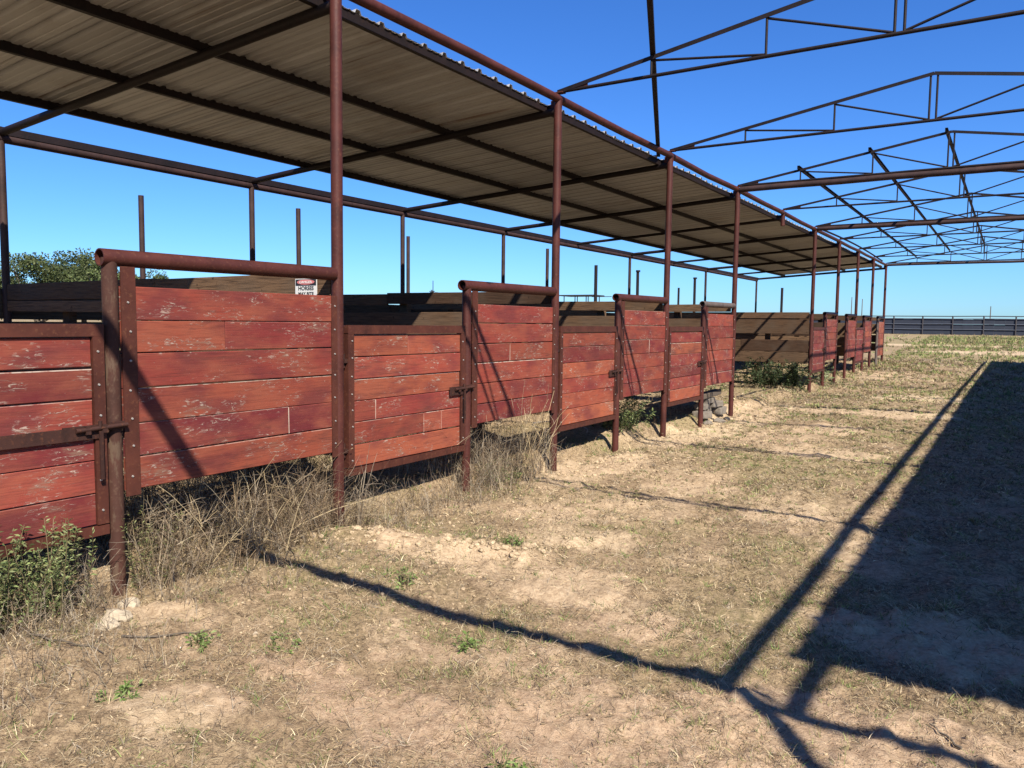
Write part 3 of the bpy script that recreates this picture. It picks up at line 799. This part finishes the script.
# ------------------------------------------------------------------ tall dry weeds
def weeds(vm, xs, ys, hs, cols=GREY, branch=6, w=.0045, leafy=0, lean=.28):
    n = len(xs)
    P = np.stack([xs, ys, ground_z(xs, ys)-.01], -1)
    D = np.stack([rng.normal(size=n)*lean, rng.normal(size=n)*lean, np.ones(n)], -1)
    c = pal(n, cols)
    W = np.full(n, w)*rng.uniform(.7, 1.4, n)
    V, q, C, E, DE = strips(P, D, hs, W, rng.uniform(0, .6, n), c, 4, .35, .10); vm.add(V, q, C)
    DN = D/np.linalg.norm(D, axis=1, keepdims=True)
    for b in range(branch):
        f = rng.uniform(.25, .95, n)
        B = P + DN*(hs*f)[:,None]
        d = DN + rng.normal(size=(n,3))*.65; d[:,2] = np.abs(d[:,2])*.6+.1
        L = hs*rng.uniform(.15, .42, n)
        V, q, C, E, DE = strips(B, d, L, W*.65, rng.uniform(-.2, .9, n), c*rng.uniform(.75,1.2,(n,1)), 3, .3, .12); vm.add(V, q, C)
        if leafy and b < leafy:
            d2 = rng.normal(size=(n,3))
            V, q, C, _, _ = strips(E, d2, rng.uniform(.012,.030,n), np.full(n,.008), np.full(n,.5), pal(n, GREY+DRY), 2, .3); vm.add(V, q, C)
DK = [(.09,.065,.045),(.12,.085,.055)]
BRN = [(.24,.165,.10),(.32,.235,.15),(.16,.11,.068),(.44,.35,.235),(.11,.075,.05)]
vm = VM()
def band(n, x0, x1, y0, y1): return rng.uniform(x0, x1, n), rng.uniform(y0, y1, n)
# heap under and in front of the first panel
x, y = band(1150, -5.6, -4.5, 2.85, 4.85); weeds(vm, x, y, rng.uniform(.12,.62,1150)*(1-.62*sstep(-4.85,-4.5,x)), BRN+DK, 8, .0048, 1, .45)
x, y = band(420, -5.0, -4.4, 2.85, 4.75); weeds(vm, x, y, rng.uniform(.15,.60,420), GREY+BRN, 5, .0045, 0, .22)
x, y = band(380, -4.7, -3.9, 2.75, 4.1); weeds(vm, x, y, rng.uniform(.05,.22,380)*(1-.5*sstep(-4.4,-3.8,x)), GREY+BRN, 5, .0036, 0, .35)
# left edge, in front of the first gate
x, y = band(600, -5.2, -4.35, 1.2, 2.65); weeds(vm, x, y, rng.uniform(.12,.42,600)*(1-.5*sstep(-4.7,-4.25,x)), GREY+BRN, 6, .004)
x, y = band(350, -4.5, -3.5, 1.1, 2.4); weeds(vm, x, y, rng.uniform(.08,.25,350), GREY, 5, .0035)
# in front of the second gate and under the second panel
x, y = band(520, -4.8, -4.15, 4.75, 7.2); weeds(vm, x, y, rng.uniform(.10,.42,520)*(1-.6*sstep(-4.6,-4.15,x)), BRN+GREY, 5, .0042)
x, y = band(420, -5.2, -4.5, 6.3, 8.2); weeds(vm, x, y, rng.uniform(.15,.75,420), BRN+GREY, 6, .0048)
# inside the stalls
x, y = band(1100, -8.0, -5.2, 1.4, 4.5); weeds(vm, x, y, rng.uniform(.2,.7,1100), GREY+DRY+DK, 6, .006, 2)
x, y = band(700, -7.5, -5.3, 4.8, 8.2); weeds(vm, x, y, rng.uniform(.1,.4,700), GREY+DRY+DK, 5, .006, 2)
x, y = band(260, -9.5, -5.4, 5.0, 12); weeds(vm, x, y, rng.uniform(.08,.3,260), GREY, 5, .006)
x, y = band(300, -6.5, -4.9, 12, 24); weeds(vm, x, y, rng.uniform(.06,.22,300), DRY, 5, .008)
x, y = band(260, -5.0, -4.2, 8.5, 24); weeds(vm, x, y, rng.uniform(.04,.16,260), DRY, 4, .007)
# scattered stalks in the alley
x, y = band(500, -4.3, -1.2, 1.8, 7.5); weeds(vm, x, y, rng.uniform(.04,.14,500), GREY, 3, .003)
tag(vm.build('dry_weeds', M_STRAW), kind='stuff')
# weeds outside behind the rear wall and against the far fence
vm = VM()
x, y = band(1500, -24, -11.2, -4, 34); weeds(vm, x, y, rng.uniform(.5,1.9,1500), DRY+GRN, 6, .02, 2)
x, y = band(900, -30, 30, 80.4, 81.6); weeds(vm, x, y, rng.uniform(.03,.14,900), DRY+[(.12,.12,.05)], 3, .04)
tag(vm.build('far_weeds', M_STRAW), kind='stuff')

# long arching canes in the first bay
def stalk_clump(name, n, cx, cy, rad, h, label, cols=DRY, w=.007, lean=.5, bend=(0,0), group=None, cat='dry weed'):
    t = None
    xs = cx+rng.normal(size=n)*rad; ys = cy+rng.normal(size=n)*rad
    P = np.stack([xs, ys, ground_z(xs, ys)-.01], -1)
    D = np.stack([rng.normal(size=n)*lean+bend[0], rng.normal(size=n)*lean+bend[1], np.ones(n)], -1)
    H = rng.uniform(h*.55, h, n); c = pal(n, cols, .12); W = np.full(n, w)
    v = VM(); V, q, C, E, DE = strips(P, D, H, W, rng.uniform(.2,1.1,n), c, 6, .4, .06); v.add(V, q, C)
    DN = D/np.linalg.norm(D, axis=1, keepdims=True)
    for b in range(3):
        B = P+DN*(H*rng.uniform(.3,.7,n))[:,None]; d = DN+rng.normal(size=(n,3))*.5
        V, q, C, _, _ = strips(B, d, H*rng.uniform(.15,.35,n), W*.6, rng.uniform(.2,.8,n), c, 3, .3, .1); v.add(V, q, C)
    o = v.build(name, M_STRAW); recentre(o); return tag(o, label, cat, group)
stalk_clump('dry_cane_clump', 40, -4.85, 4.2, .25, .9, 'brown arching dry canes tangled at the right end of the largest red panel', BRN, .006, .9, (.1,-.4))
stalk_clump('dry_cane_clump', 60, -4.75, 3.75, .22, 1.0, 'pale arching dry canes tangled under the largest red panel', DRY, .007, .7, (.1,-.3))
stalk_clump('dry_stalk', 16, -4.55, 7.35, .10, 1.25, 'tall thin straw stalks leaning across the second red panel beside the second tall post', DRY, .008, .28, (0,.30))
stalk_clump('dry_stalk', 14, -4.52, 6.75, .16, .85, 'brown dry stalks rising beside the second latch post', BRN, .007, .30, (0,.1))
stalk_clump('dry_stalk', 7, -4.50, 4.72, .05, .75, 'few thin dry stalks leaning at the foot of the first tall post', GREY, .007, .3, (0,.25))

# ------------------------------------------------------------------ shrubs: stems with many leaves
def shrub(name, cx, cy, rad, h, stems, leaves, lsize, cols, label, cat='shrub', upright=.5, lw=.26, group=None, z=None):
    g = gz(cx, cy) if z is None else z
    t = thing(name, (cx, cy, g), label, cat, group)
    xs = cx+rng.normal(size=stems)*rad*.35; ys = cy+rng.normal(size=stems)*rad*.35
    P = np.stack([xs, ys, ground_z(xs, ys)-.02], -1)
    D = np.stack([(xs-cx)/rad+rng.normal(size=stems)*upright*.6, (ys-cy)/rad+rng.normal(size=stems)*upright*.6, np.full(stems, h/rad*.9)], -1)
    L = rng.uniform(.6, 1.1, stems)*h*1.05
    V, q, C, E, DE = strips(P, D, L, np.full(stems, .008), rng.uniform(0,.4,stems), pal(stems, [(.17,.14,.07),(.22,.17,.10)]), 5, .4, .08)
    v = VM(); v.add(V, q, C); v.build('stems', M_STRAW, t)
    R = V.reshape(stems, 6, 2, 3).mean(2)
    n = stems*leaves
    si = np.repeat(np.arange(stems), leaves); f = rng.uniform(.12, 1, n)*5; k = np.minimum(f.astype(int), 4); fr = (f-k)[:,None]
    B = R[si, k]*(1-fr)+R[si, k+1]*fr
    axis = R[si, k+1]-R[si, k]; axis /= np.linalg.norm(axis, axis=1, keepdims=True)+1e-9
    d = rng.normal(size=(n,3)); d -= axis*(d*axis).sum(1, keepdims=True); d /= np.linalg.norm(d, axis=1, keepdims=True)
    d = d + axis*rng.uniform(.3, 1.1, (n,1))
    LL = lsize*rng.uniform(.5, 1.25, n)
    B2 = B + d*rng.uniform(0, .12, (n,1))*lsize
    # leaf: a flat diamond of two quads
    d /= np.linalg.norm(d, axis=1, keepdims=True)
    s = np.cross(d, rng.normal(size=(n,3))); s /= np.linalg.norm(s, axis=1, keepdims=True)
    mid = B2+d*(LL*.5)[:,None]-np.array([0,0,.06])*LL[:,None]; tip = B2+d*LL[:,None]-np.array([0,0,.25])*LL[:,None]
    hw = (LL*lw*.5)[:,None]
    Vl = np.stack([B2, mid-s*hw, tip, mid+s*hw], 1).reshape(-1,3)
    ql = (np.arange(n)*4)[:,None]+np.array([0,1,2,3])
    cl = np.repeat(pal(n, cols, .22), 4, axis=0)
    v = VM(); v.add(Vl, ql, cl); v.build('foliage', M_LEAF, t)
    return t
LG = [(.22,.27,.10),(.17,.22,.075),(.30,.34,.16),(.12,.16,.06),(.27,.27,.12)]
DG = [(.035,.055,.020),(.06,.085,.032),(.115,.15,.07),(.025,.04,.015)]
shrub('green_bush', -4.66, 1.98, .22, .60, 56, 60, .040, LG, 'light green bush at the left edge below the cut-off red gate')
shrub('green_bush', -4.60, 2.30, .14, .58, 34, 60, .036, LG, 'upright green bush growing against the foot of the first mid post')
shrub('green_bush', -4.85, 1.35, .28, .55, 50, 56, .042, LG, 'green bush half out of frame at the far left below the gate')
shrub('green_creeper', -4.70, 2.90, .16, .55, 18, 44, .03, [(.20,.20,.08),(.15,.17,.06),(.28,.24,.13)], 'thin greenish creeper climbing right of the first mid post')
shrub('weedy_tuft', -4.72, 7.15, .22, .22, 26, 26, .05, LG, 'low green weed tuft beneath the second red panel', 'weed')
shrub('green_bush', -5.15, 11.1, .42, .55, 60, 50, .065, DG+LG, 'green weed bush showing under the third red panel')
shrub('glossy_bush', -5.75, 22.0, .52, .80, 60, 56, .10, DG, 'dark leafy bush under the left end of the wide brown divider')
shrub('glossy_bush', -5.1, 22.35, .34, .72, 40, 50, .10, DG, 'dark leafy bush beside the post at the right end of the wide brown divider')
shrub('pale_leafy_plant', -4.82, 24.9, .24, .62, 12, 16, .20, [(.28,.32,.17),(.20,.25,.11),(.36,.38,.24)], 'pale broad-leaved plant growing beneath the first far red panel', 'plant', lw=.22)
shrub('weedy_tuft', -6.3, 19.6, .35, .25, 18, 22, .06, LG, 'low green weed in the open bay just past the rubble pile', 'weed')
for k, (x, y, h, lab) in enumerate([(-3.35,3.9,.11,'small green sprig just above the long foreground pipe shadow'),(-2.44,3.35,.07,'low green weed beneath the long foreground pipe shadow'),
        (-3.65,2.55,.07,'green seedling right of the pale rock by the first mid post'),(-3.2,5.05,.09,'small dark green weed on the right end of the clod ridge'),
        (-3.45,2.0,.06,'tiny green weed beside the left bare sand patch'),(-1.55,2.44,.07,'small green tuft behind the bottom bare sand patch'),
        (-3.3,2.85,.06,'low green clover patch left of the reddish track')]):
    shrub('small_weed', x, y, .08, h*1.15, 12, 14, .036, [(.20,.29,.08),(.15,.23,.06),(.27,.34,.13)], lab, 'weed', group='small green weeds in the dirt')

# ------------------------------------------------------------------ rocks, clods, rubble
def rock(name, x, y, r, label, mat=M_ROCK, sq=.65, group=None, seed=0, z=None):
    import bmesh
    bm = bmesh.new(); bmesh.ops.create_icosphere(bm, subdivisions=3, radius=1)
    rr = random.Random(seed); k = [rr.uniform(0,50) for _ in range(3)]
    from mathutils import noise
    st = (rr.uniform(.8,1.3), rr.uniform(.8,1.2), sq)
    for v in bm.verts:
        n = noise.noise(v.co*1.3+Vector(k))*.35+noise.noise(v.co*3.5+Vector(k))*.14+noise.noise(v.co*9+Vector(k))*.05
        v.co = Vector((v.co.x*st[0], v.co.y*st[1], v.co.z*st[2]))*(1+n)*r
    me = bpy.data.meshes.new(name); bm.to_mesh(me); bm.free(); me.materials.append(mat)
    o = bpy.data.objects.new(name, me); COL.objects.link(o)
    o.location = (x, y, (gz(x, y) if z is None else z)+r*sq*.25); o.rotation_euler = (0,0,rr.uniform(0,6))
    return tag(o, label, 'rock', group)
G = 'pale rocks in the dirt'
rock('rock', -4.33, 2.50, .085, 'large pale rock at the foot of the first mid post', seed=1, group=G)
rock('rock', -4.22, 2.38, .065, 'pale crumbly rock just in front of the large one by the first mid post', seed=2, group=G)
rock('rock', -4.48, 2.66, .06, 'pale stone half behind the first mid post', seed=3, group=G)
rock('rock', -3.52, 2.83, .018, 'tiny white pebble alone in the left foreground', seed=4, group=G)
# soft clods: one mesh, too many to count
V = []; F = []
import bmesh
def clods(n, fx, fy, fr, name):
    bm = bmesh.new()
    from mathutils import noise
    for k in range(n):
        x, y, r = fx(), fy, fr()
        y = fy(x)
        res = bmesh.ops.create_icosphere(bm, subdivisions=2, radius=r)
        off = Vector((random.uniform(0,90), random.uniform(0,90), 0)); c = Vector((x, y, gz(x, y)+r*.15))
        for v in res['verts']:
            d = v.co.normalized(); v.co = Vector((v.co.x*1.2, v.co.y, v.co.z*.7))*(1+.5*noise.noise(d*1.8+off)+.2*noise.noise(d*5+off)) + c
    me = bpy.data.meshes.new(name); bm.to_mesh(me); bm.free()
    a = me.color_attributes.new('Col', 'FLOAT_COLOR', 'POINT'); a.data.foreach_set('color', np.tile(np.array([1,0,.1,1], np.float32), len(me.vertices)))
    me.materials.append(M_GROUND); o = bpy.data.objects.new(name, me); COL.objects.link(o); return tag(o, kind='stuff')
clods(120, lambda: random.uniform(-4.7,-2.85), lambda x: 4.42+.42*(x+4.4)+random.gauss(0,.10), lambda: random.uniform(.008,.032), 'dirt_clods')
clods(160, lambda: random.uniform(-4.75,-4.1), lambda x: random.uniform(7.8,17.5), lambda: random.uniform(.008,.03), 'sand_clods')
def crumbs(n):
    bm = bmesh.new(); bmesh.ops.create_icosphere(bm, subdivisions=1, radius=1); bm.verts.ensure_lookup_table()
    tv = np.array([v.co[:] for v in bm.verts]); tf = np.array([[v.index for v in f.verts] for f in bm.faces]); bm.free()
    x, y, r = scatter(n, 2.3, 13, 1.5, .7); rad_ = rng.uniform(.003, .0095, n)*np.maximum(1, r*.18)
    q = (x < -4.7); x[q] = -4.7+rng.random(q.sum())*2
    V = tv[None]*(1+.28*rng.normal(size=(n, len(tv), 1)))*rad_[:,None,None]*np.array([1.2,1,.75])
    V = V+np.stack([x, y, ground_z(x, y)+rad_*.3], -1)[:,None]
    F = (np.arange(n)*len(tv))[:,None,None]+tf[None]
    C = np.tile(np.array([[1,0,.3,1]]), (n*len(tv), 1)); C = C*np.repeat(rng.uniform(.3,1,(n,1)), len(tv), 0)
    return tag(np_mesh('dirt_crumbs', V.reshape(-1,3), F.reshape(-1,3), None, C, M_GROUND), kind='stuff')
crumbs(3200)

# rubble under the fourth panel: broken blocks and a timber laid over them
def block(x, y, z, d, rz, label, tilt=0):
    from mathutils import noise
    bm = bmesh.new(); bmesh.ops.create_cube(bm, size=1); bmesh.ops.subdivide_edges(bm, edges=bm.edges[:], cuts=7, use_grid_fill=True)
    off = Vector((random.uniform(0,50), random.uniform(0,50), random.uniform(0,50)))
    for v in bm.verts:
        c = v.co.copy(); q = Vector((c.x*d[0], c.y*d[1], c.z*d[2]))
        corner = sum(abs(k) > .44 for k in c)
        q *= 1-(.07 if corner == 3 else .03 if corner == 2 else 0)
        v.co = q+Vector((noise.noise(q*9+off), noise.noise(q*9-off), noise.noise(q*9+off*2)))*.018+Vector((0,0,d[2]/2))
    me = bpy.data.meshes.new('broken_block'); bm.to_mesh(me); bm.free(); me.materials.append(M_BLOCK)
    o = bpy.data.objects.new('broken_block', me); COL.objects.link(o); o.location = (x, y, z); o.rotation_euler = (tilt, tilt*.6, rz)
    return tag(o, label, 'concrete block', 'broken blocks under the fourth red panel')
bx, by = -4.92, YY(3)+2.72
g0 = gz(bx, by)
block(bx+.06, by-.38, g0-.02, (.36,.24,.13), 1.4, 'concrete block at the left bottom of the rubble pile')
block(bx-.05, by+.08, g0-.02, (.42,.22,.15), 1.75, 'concrete block at the middle bottom of the rubble pile')
block(bx+.05, by+.54, g0-.02, (.34,.26,.14), 1.5, 'concrete block at the right bottom of the rubble pile, beside the fourth tall post')
block(bx-.02, by-.20, g0+.125, (.40,.22,.11), 1.62, 'upper left concrete block of the rubble pile, below the timber', .05)
block(bx+.0, by+.05, g0+.225, (.46,.2,.10), 1.5, 'topmost concrete block of the rubble pile, touching the timber', -.04)
block(bx+.03, by+.36, g0+.125, (.40,.24,.12), 1.38, 'upper right concrete block of the rubble pile, below the timber', -.06)
for k, (dx, dy, r, lab) in enumerate([(.28,-.05,.09,'grey stone leaning at the front of the rubble pile'),(.30,.40,.08,'grey stone at the front right of the rubble pile by the post foot'),(.22,-.55,.07,'small grey stone at the left foot of the rubble pile')]):
    rock('rubble_stone', bx+dx, by+dy, r, lab, M_BLOCK, .7, 'stones of the rubble pile', 20+k)
mb = MB(); mb.board((bx+.12, by-.75, g0+.335), Vector((-.05,1,.01)).normalized(), (0,0,1), (1,0,0), 1.55, .10, .15, (.3,.4,0,.2), .008)
o = mb.build('timber', M_TIMBER); recentre(o); tag(o, 'dark old timber laid on the blocks below the fourth red panel', 'timber')
mb = MB(); mb.tube([(-5.6+.32*math.cos(a)*1.3, 10.1+.4*math.sin(a), gz(-5.6,10.1)+.03+.10*math.sin(a*.5)) for a in np.linspace(.2, 5.2, 26)], .008, 6)
o = mb.build('wire_loop', M_BOLT); recentre(o); tag(o, 'pale bent wire loop on the shaded dirt under the third red panel', 'wire')

# fallen sticks
def stick(x, y, L, rz, label):
    mb = MB(); pts = []
    for k in range(7):
        s = (k/6-.5)*L; pts.append((x+math.cos(rz)*s+random.uniform(-.012,.012), y+math.sin(rz)*s+random.uniform(-.012,.012), gz(x+math.cos(rz)*s, y+math.sin(rz)*s)+.012))
    mb.tube(pts, [.007-.0007*k for k in range(7)], 6)
    o = mb.build('stick', M_BARK); recentre(o); tag(o, label, 'stick', 'fallen sticks on the dirt')
stick(-3.85, 2.5, .45, .9, 'thin dark stick lying below the pale rocks at left')
stick(-4.15, 2.1, .5, .3, 'pale stick lying in the litter at the left edge')
stick(-.15, 3.75, .2, 2.2, 'small forked dark stick near the right bottom edge')

# ------------------------------------------------------------------ bare pipe posts behind the stalls
PP = [(-12.7,7.95,3.9,.045,'bare pipe post at far left standing before the green trees'),
      (-11.45,10.35,3.9,.045,'bare pipe post behind the white horse sign'),
      (-12.7,15.0,3.9,.045,'bare pipe post close beside the second rear shed post'),
      (-11.2,19.3,3.9,.045,'bare pipe post half hidden by the second tall front post'),
      (-12.75,25.5,3.9,.06,'bare pipe post right of the distant flat canopy'),
      (-12.85,29.5,3.9,.06,'bare capped pipe post with a slanting bar beside it'),
      (-12.4,35.0,3.9,.06,'bare capped pipe post right of the third tall front post'),
      (-16.2,43.0,3.9,.06,'short distant pipe post just left of the third tall front post'),
      (-10.9,45.0,3.9,.07,'bare pipe post above the wide brown divider')]
for (x, y, h, r, lab) in PP:
    mb = MB(); g = gz(x, y); mb.pipe((x, y, g-.2), (x+random.uniform(-.02,.02), y, h), r, 12, hollow=True)
    if 'capped' in lab: mb.pipe((x, y, h), (x, y, h+.07), r*1.5, 12)
    o = mb.build('pipe_post', M_BEAM if r < .05 else M_DARK); recentre(o); tag(o, lab, 'pipe post', 'bare pipe posts standing behind the stalls')
mb = MB(); mb.pipe((-13.0,29.2,2.44), (-12.6,32.0,2.2), .05, 10); o = mb.build('slanting_bar', M_DARK); recentre(o); tag(o, 'slanting dark bar propped against a capped bare pipe post', 'pipe')

# ------------------------------------------------------------------ far fence
t = thing('belt_fence', (0, 82, gz(0, 82)), 'dark blue-black slatted fence across the far end of the field, thin rail on top', 'fence')
fx0, fx1 = -46, 50
N = int((fx1-fx0)/2.44)
for (zb, zt) in ((.0,.49),(.505,.97),(.985,1.45)):
    mb = MB(); pv = None
    for k in range(N):
        a, b = fx0+k*2.44, fx0+(k+1)*2.44
        ga = gz(a, 82)+.0*a; j = random.uniform(-.02,.02)
        sag = .02
        for q in range(3):
            aa, bb = a+(b-a)*q/3, a+(b-a)*(q+1)/3
            mb.box(((aa+bb)/2, 82+random.uniform(-.006,.006), ga+(zb+zt)/2+j-(sag if q == 1 else 0)), (bb-aa-.002, .03, zt-zb))
    mb.build('belt', M_FENCE, t)
for zr_ in (.50, .98, 1.47):
    mb = MB(); mb.tube([(fx0+k*2.44, 81.93, gz(fx0+k*2.44, 82)+zr_+random.uniform(-.02,.02)) for k in range(N+1)], .035, 6); mb.build('rail', M_RAIL, t)
mb = MB(); mb.tube([(fx0+k*2.44, 82.05, gz(fx0+k*2.44, 82)+1.70+random.uniform(-.015,.015)) for k in range(N+1)], .04, 8); mb.build('top_rail', M_FPOST, t)
for k in range(N+1):
    x = fx0+k*2.44; mb = MB(); mb.pipe((x, 81.95, gz(x, 82)-.3), (x, 81.95, gz(x, 82)+1.72), .065, 10); mb.build('post', M_FPOST, t)

# ------------------------------------------------------------------ far things: poles, canopy, wind pump
def aim(u, d):
    a = YAW - math.atan((u-512)/776.5); return -math.sin(a)*d, math.cos(a)*d
def upole(x, y, h, label, arm=True):
    mb = MB(); g = gz(x, y); mb.pipe((x, y, g-.5), (x, y, g+h), .14, 8, .09)
    t = thing('utility_pole', (x, y, g), label, 'utility pole', 'distant utility poles on the horizon')
    mb.build('pole', M_POLEWOOD, t)
    if arm:
        mb = MB(); mb.box((x, y-.15, g+h-.5), (1.5, .1, .12)); mb.build('crossarm', M_POLEWOOD, t)
_u = aim(987.5, 230); upole(_u[0], _u[1], 6.0, 'distant utility pole above the dark fence, right of the stalls', False)
_u = aim(849, 230); upole(_u[0], _u[1], 8.5, 'distant thin pole in the gap between the far tall posts', False)
_u = aim(859.5, 230); upole(_u[0], _u[1], 8.0, 'second distant thin pole just right of the other between far posts', False)
cx, cy = aim(582, 95)
t = thing('flat_canopy', (cx, cy, gz(cx, cy)), 'distant flat shade canopy on thin posts seen over the third gate', 'canopy')
g = gz(cx, cy)
mb = MB(); mb.box((cx-.2, cy, 5.15), (4.6, 3.0, .14)); mb.build('roof_slab', M_FARSTEEL, t)
mb = MB(); mb.box((cx+2.3, cy+.3, 5.03), (2.6, .14, .07)); mb.build('edge_beam', M_FARSTEEL, t)
for k in range(6):
    mb = MB(); mb.pipe((cx-2.1+k*.75, cy-1+(k%2)*2, g-.2), (cx-2.1+k*.75, cy-1+(k%2)*2, 5.1), .06, 8); mb.build('post', M_FARSTEEL, t)
cx, cy = aim(432.5, 130)
t = thing('wind_pump', (cx, cy, gz(cx, cy)), 'tiny distant windmill head on a mast over the second gate', 'windmill')
mb = MB(); mb.pipe((cx, cy, gz(cx, cy)-.2), (cx, cy, 8.6), .10, 8, .06); mb.build('mast', M_FARSTEEL, t)
mb = MB()
for k in range(10):
    a = k*math.pi/5; c = Vector((cx+.35*math.cos(a), cy-.25, 6.5+.35*math.sin(a)))
    mb.box(c, (.55, .03, .18), Matrix.Rotation(-a, 3, 'Y'))
mb.build('rotor', M_FARSTEEL, t)
mb = MB(); mb.box((cx+.25, cy+.6, 6.5), (.03, .9, .45)); mb.build('vane', M_FARSTEEL, t)

# ------------------------------------------------------------------ trees
def tree(x, y, h, w, label, seed, cat='tree', group='small trees behind the stalls', leaf=.22, cols=None, nleaf=170):
    global rng
    r = np.random.default_rng(seed); g = gz(x, y)
    t = thing('oak_tree', (x, y, g), label, cat, group)
    mb = MB(); limbs = []
    top = Vector((x, y, g+h*.42))
    mb.tube([(x, y, g-.2), (x+.1, y, g+h*.2), tuple(top)], [h*.035, h*.028, h*.02], 9)
    tips = []
    for k in range(9):
        a = k*2*math.pi/9+r.uniform(-.3,.3); rr = w*.5*r.uniform(.35,.8)
        s = Vector((x, y, g+h*r.uniform(.18,.42))); e = Vector((x+rr*math.cos(a), y+rr*math.sin(a), g+h*r.uniform(.5,.85)))
        m = (s+e)/2+Vector((0,0,-.05*h)); mb.tube([s, m, e], [h*.018, h*.012, h*.005], 6); tips.append(e)
    mb.build('trunk', M_BARK, t)
    K = 70; V = []; C = []
    for k in range(K):
        th = r.uniform(0, 2*math.pi); u = r.uniform(-.55, 1); q = math.sqrt(max(0, 1-u*u))*r.uniform(.45, 1)
        c = np.array([x+w*.5*q*math.cos(th), y+w*.5*q*math.sin(th), g+h*.55+h*.40*u*r.uniform(.6, 1.02)])
        cr = w*r.uniform(.07, .14)
        d = r.normal(size=(nleaf,3)); d /= np.linalg.norm(d, axis=1, keepdims=True)
        p = c+d*cr*np.cbrt(r.random((nleaf,1)))*np.array([1.2,1.2,.8])
        a = r.normal(size=(nleaf,3)); a /= np.linalg.norm(a, axis=1, keepdims=True)
        b = np.cross(a, r.normal(size=(nleaf,3))); b /= np.linalg.norm(b, axis=1, keepdims=True)
        s = leaf*r.uniform(.5, 1.1, (nleaf,1))
        V.append(np.stack([p-a*s*.5, p+b*s*.28, p+a*s*.5, p-b*s*.28], 1).reshape(-1,3))
        cc = np.array(cols if cols is not None else [(.075,.105,.036),(.105,.135,.048),(.14,.16,.066),(.055,.075,.028)])
        col = ALB*cc[r.integers(0, len(cc), nleaf)]*r.uniform(.7, 1.3)*(1+.2*r.normal(size=(nleaf,1)))
        C.append(np.repeat(np.clip(col, .01, .5), 4, axis=0))
    V = np.concatenate(V)-np.array([x, y, g]); C = np.concatenate(C)
    o = np_mesh('crown', V, None, np.arange(len(V)).reshape(-1,4), C, M_LEAF); o.parent = t
def rad(u, d, *a, **k):
    x, y = aim(u, d); tree(x, y, *a, **k)
rad(-35, 62, 5.7, 7.0, 'dark green tree at the left edge behind the rear post', 1)
rad(38, 60, 6.3, 6.6, 'rounded green tree second from the left, over the nearest divider', 2)
rad(84, 63, 6.6, 6.0, 'tallest green tree left of the largest panel post', 3)
rad(112, 58, 5.7, 4.8, 'green tree standing just behind the first mid post top', 4)
rad(146, 66, 5.6, 5.6, 'low green tree right of the first mid post, above the largest panel rail', 5)
rad(176, 72, 5.0, 4.4, 'smallest green tree at the right end of the tree clump', 6)

# ------------------------------------------------------------------ camera, sun, sky
cd = bpy.data.cameras.new('camera'); co = bpy.data.objects.new('camera', cd); COL.objects.link(co)
cd.sensor_width = 36; cd.lens = 36*776.5/1024; cd.clip_start = .05; cd.clip_end = 20000
co.matrix_world = Matrix.Translation((0,0,EYE)) @ Matrix.Rotation(YAW, 4, 'Z') @ Matrix.Rotation(math.pi/2-.0786, 4, 'X') @ Matrix.Rotation(.0106, 4, 'Z')
SC.camera = co

to_sun = Vector((.845, -.605, 1.0)).normalized()
el = math.asin(to_sun.z); az = math.atan2(to_sun.x, to_sun.y)
sd = bpy.data.lights.new('sun', 'SUN'); sd.energy = 5.0; sd.angle = math.radians(.53); sd.color = (1.0, .925, .79)
so = bpy.data.objects.new('sun', sd); COL.objects.link(so); so.rotation_euler = (-to_sun).to_track_quat('-Z', 'Y').to_euler(); so.location = (20,-14,24)
W = bpy.data.worlds.new('World'); SC.world = W; W.use_nodes = True
nt = W.node_tree; nt.nodes.clear(); g = NG(nt)
sky = g.n('ShaderNodeTexSky', sky_type='NISHITA'); sky.sun_disc = False; sky.sun_elevation = el; sky.sun_rotation = az
sky.altitude = 300; sky.air_density = 1.0; sky.dust_density = .3; sky.ozone_density = 2.2
hs = g.n('ShaderNodeHueSaturation'); hs.inputs['Saturation'].default_value = 1.15; g.l(sky.outputs[0], hs.inputs['Color'])
tint = g.mix(1.0, hs.outputs[0], (.50,.875,1.46), 'MULTIPLY')
bg = g.n('ShaderNodeBackground'); bg.inputs[1].default_value = .053; g.l(tint, bg.inputs[0])
out = g.n('ShaderNodeOutputWorld'); g.l(bg.outputs[0], out.inputs[0])

SC.view_settings.view_transform = 'Standard'; SC.view_settings.look = 'None'
SC.view_settings.exposure = 1.2; SC.view_settings.gamma = 1; SC.view_settings.use_curve_mapping = False
SC.cycles.max_bounces = 6; SC.cycles.diffuse_bounces = 4; SC.cycles.transparent_max_bounces = 4
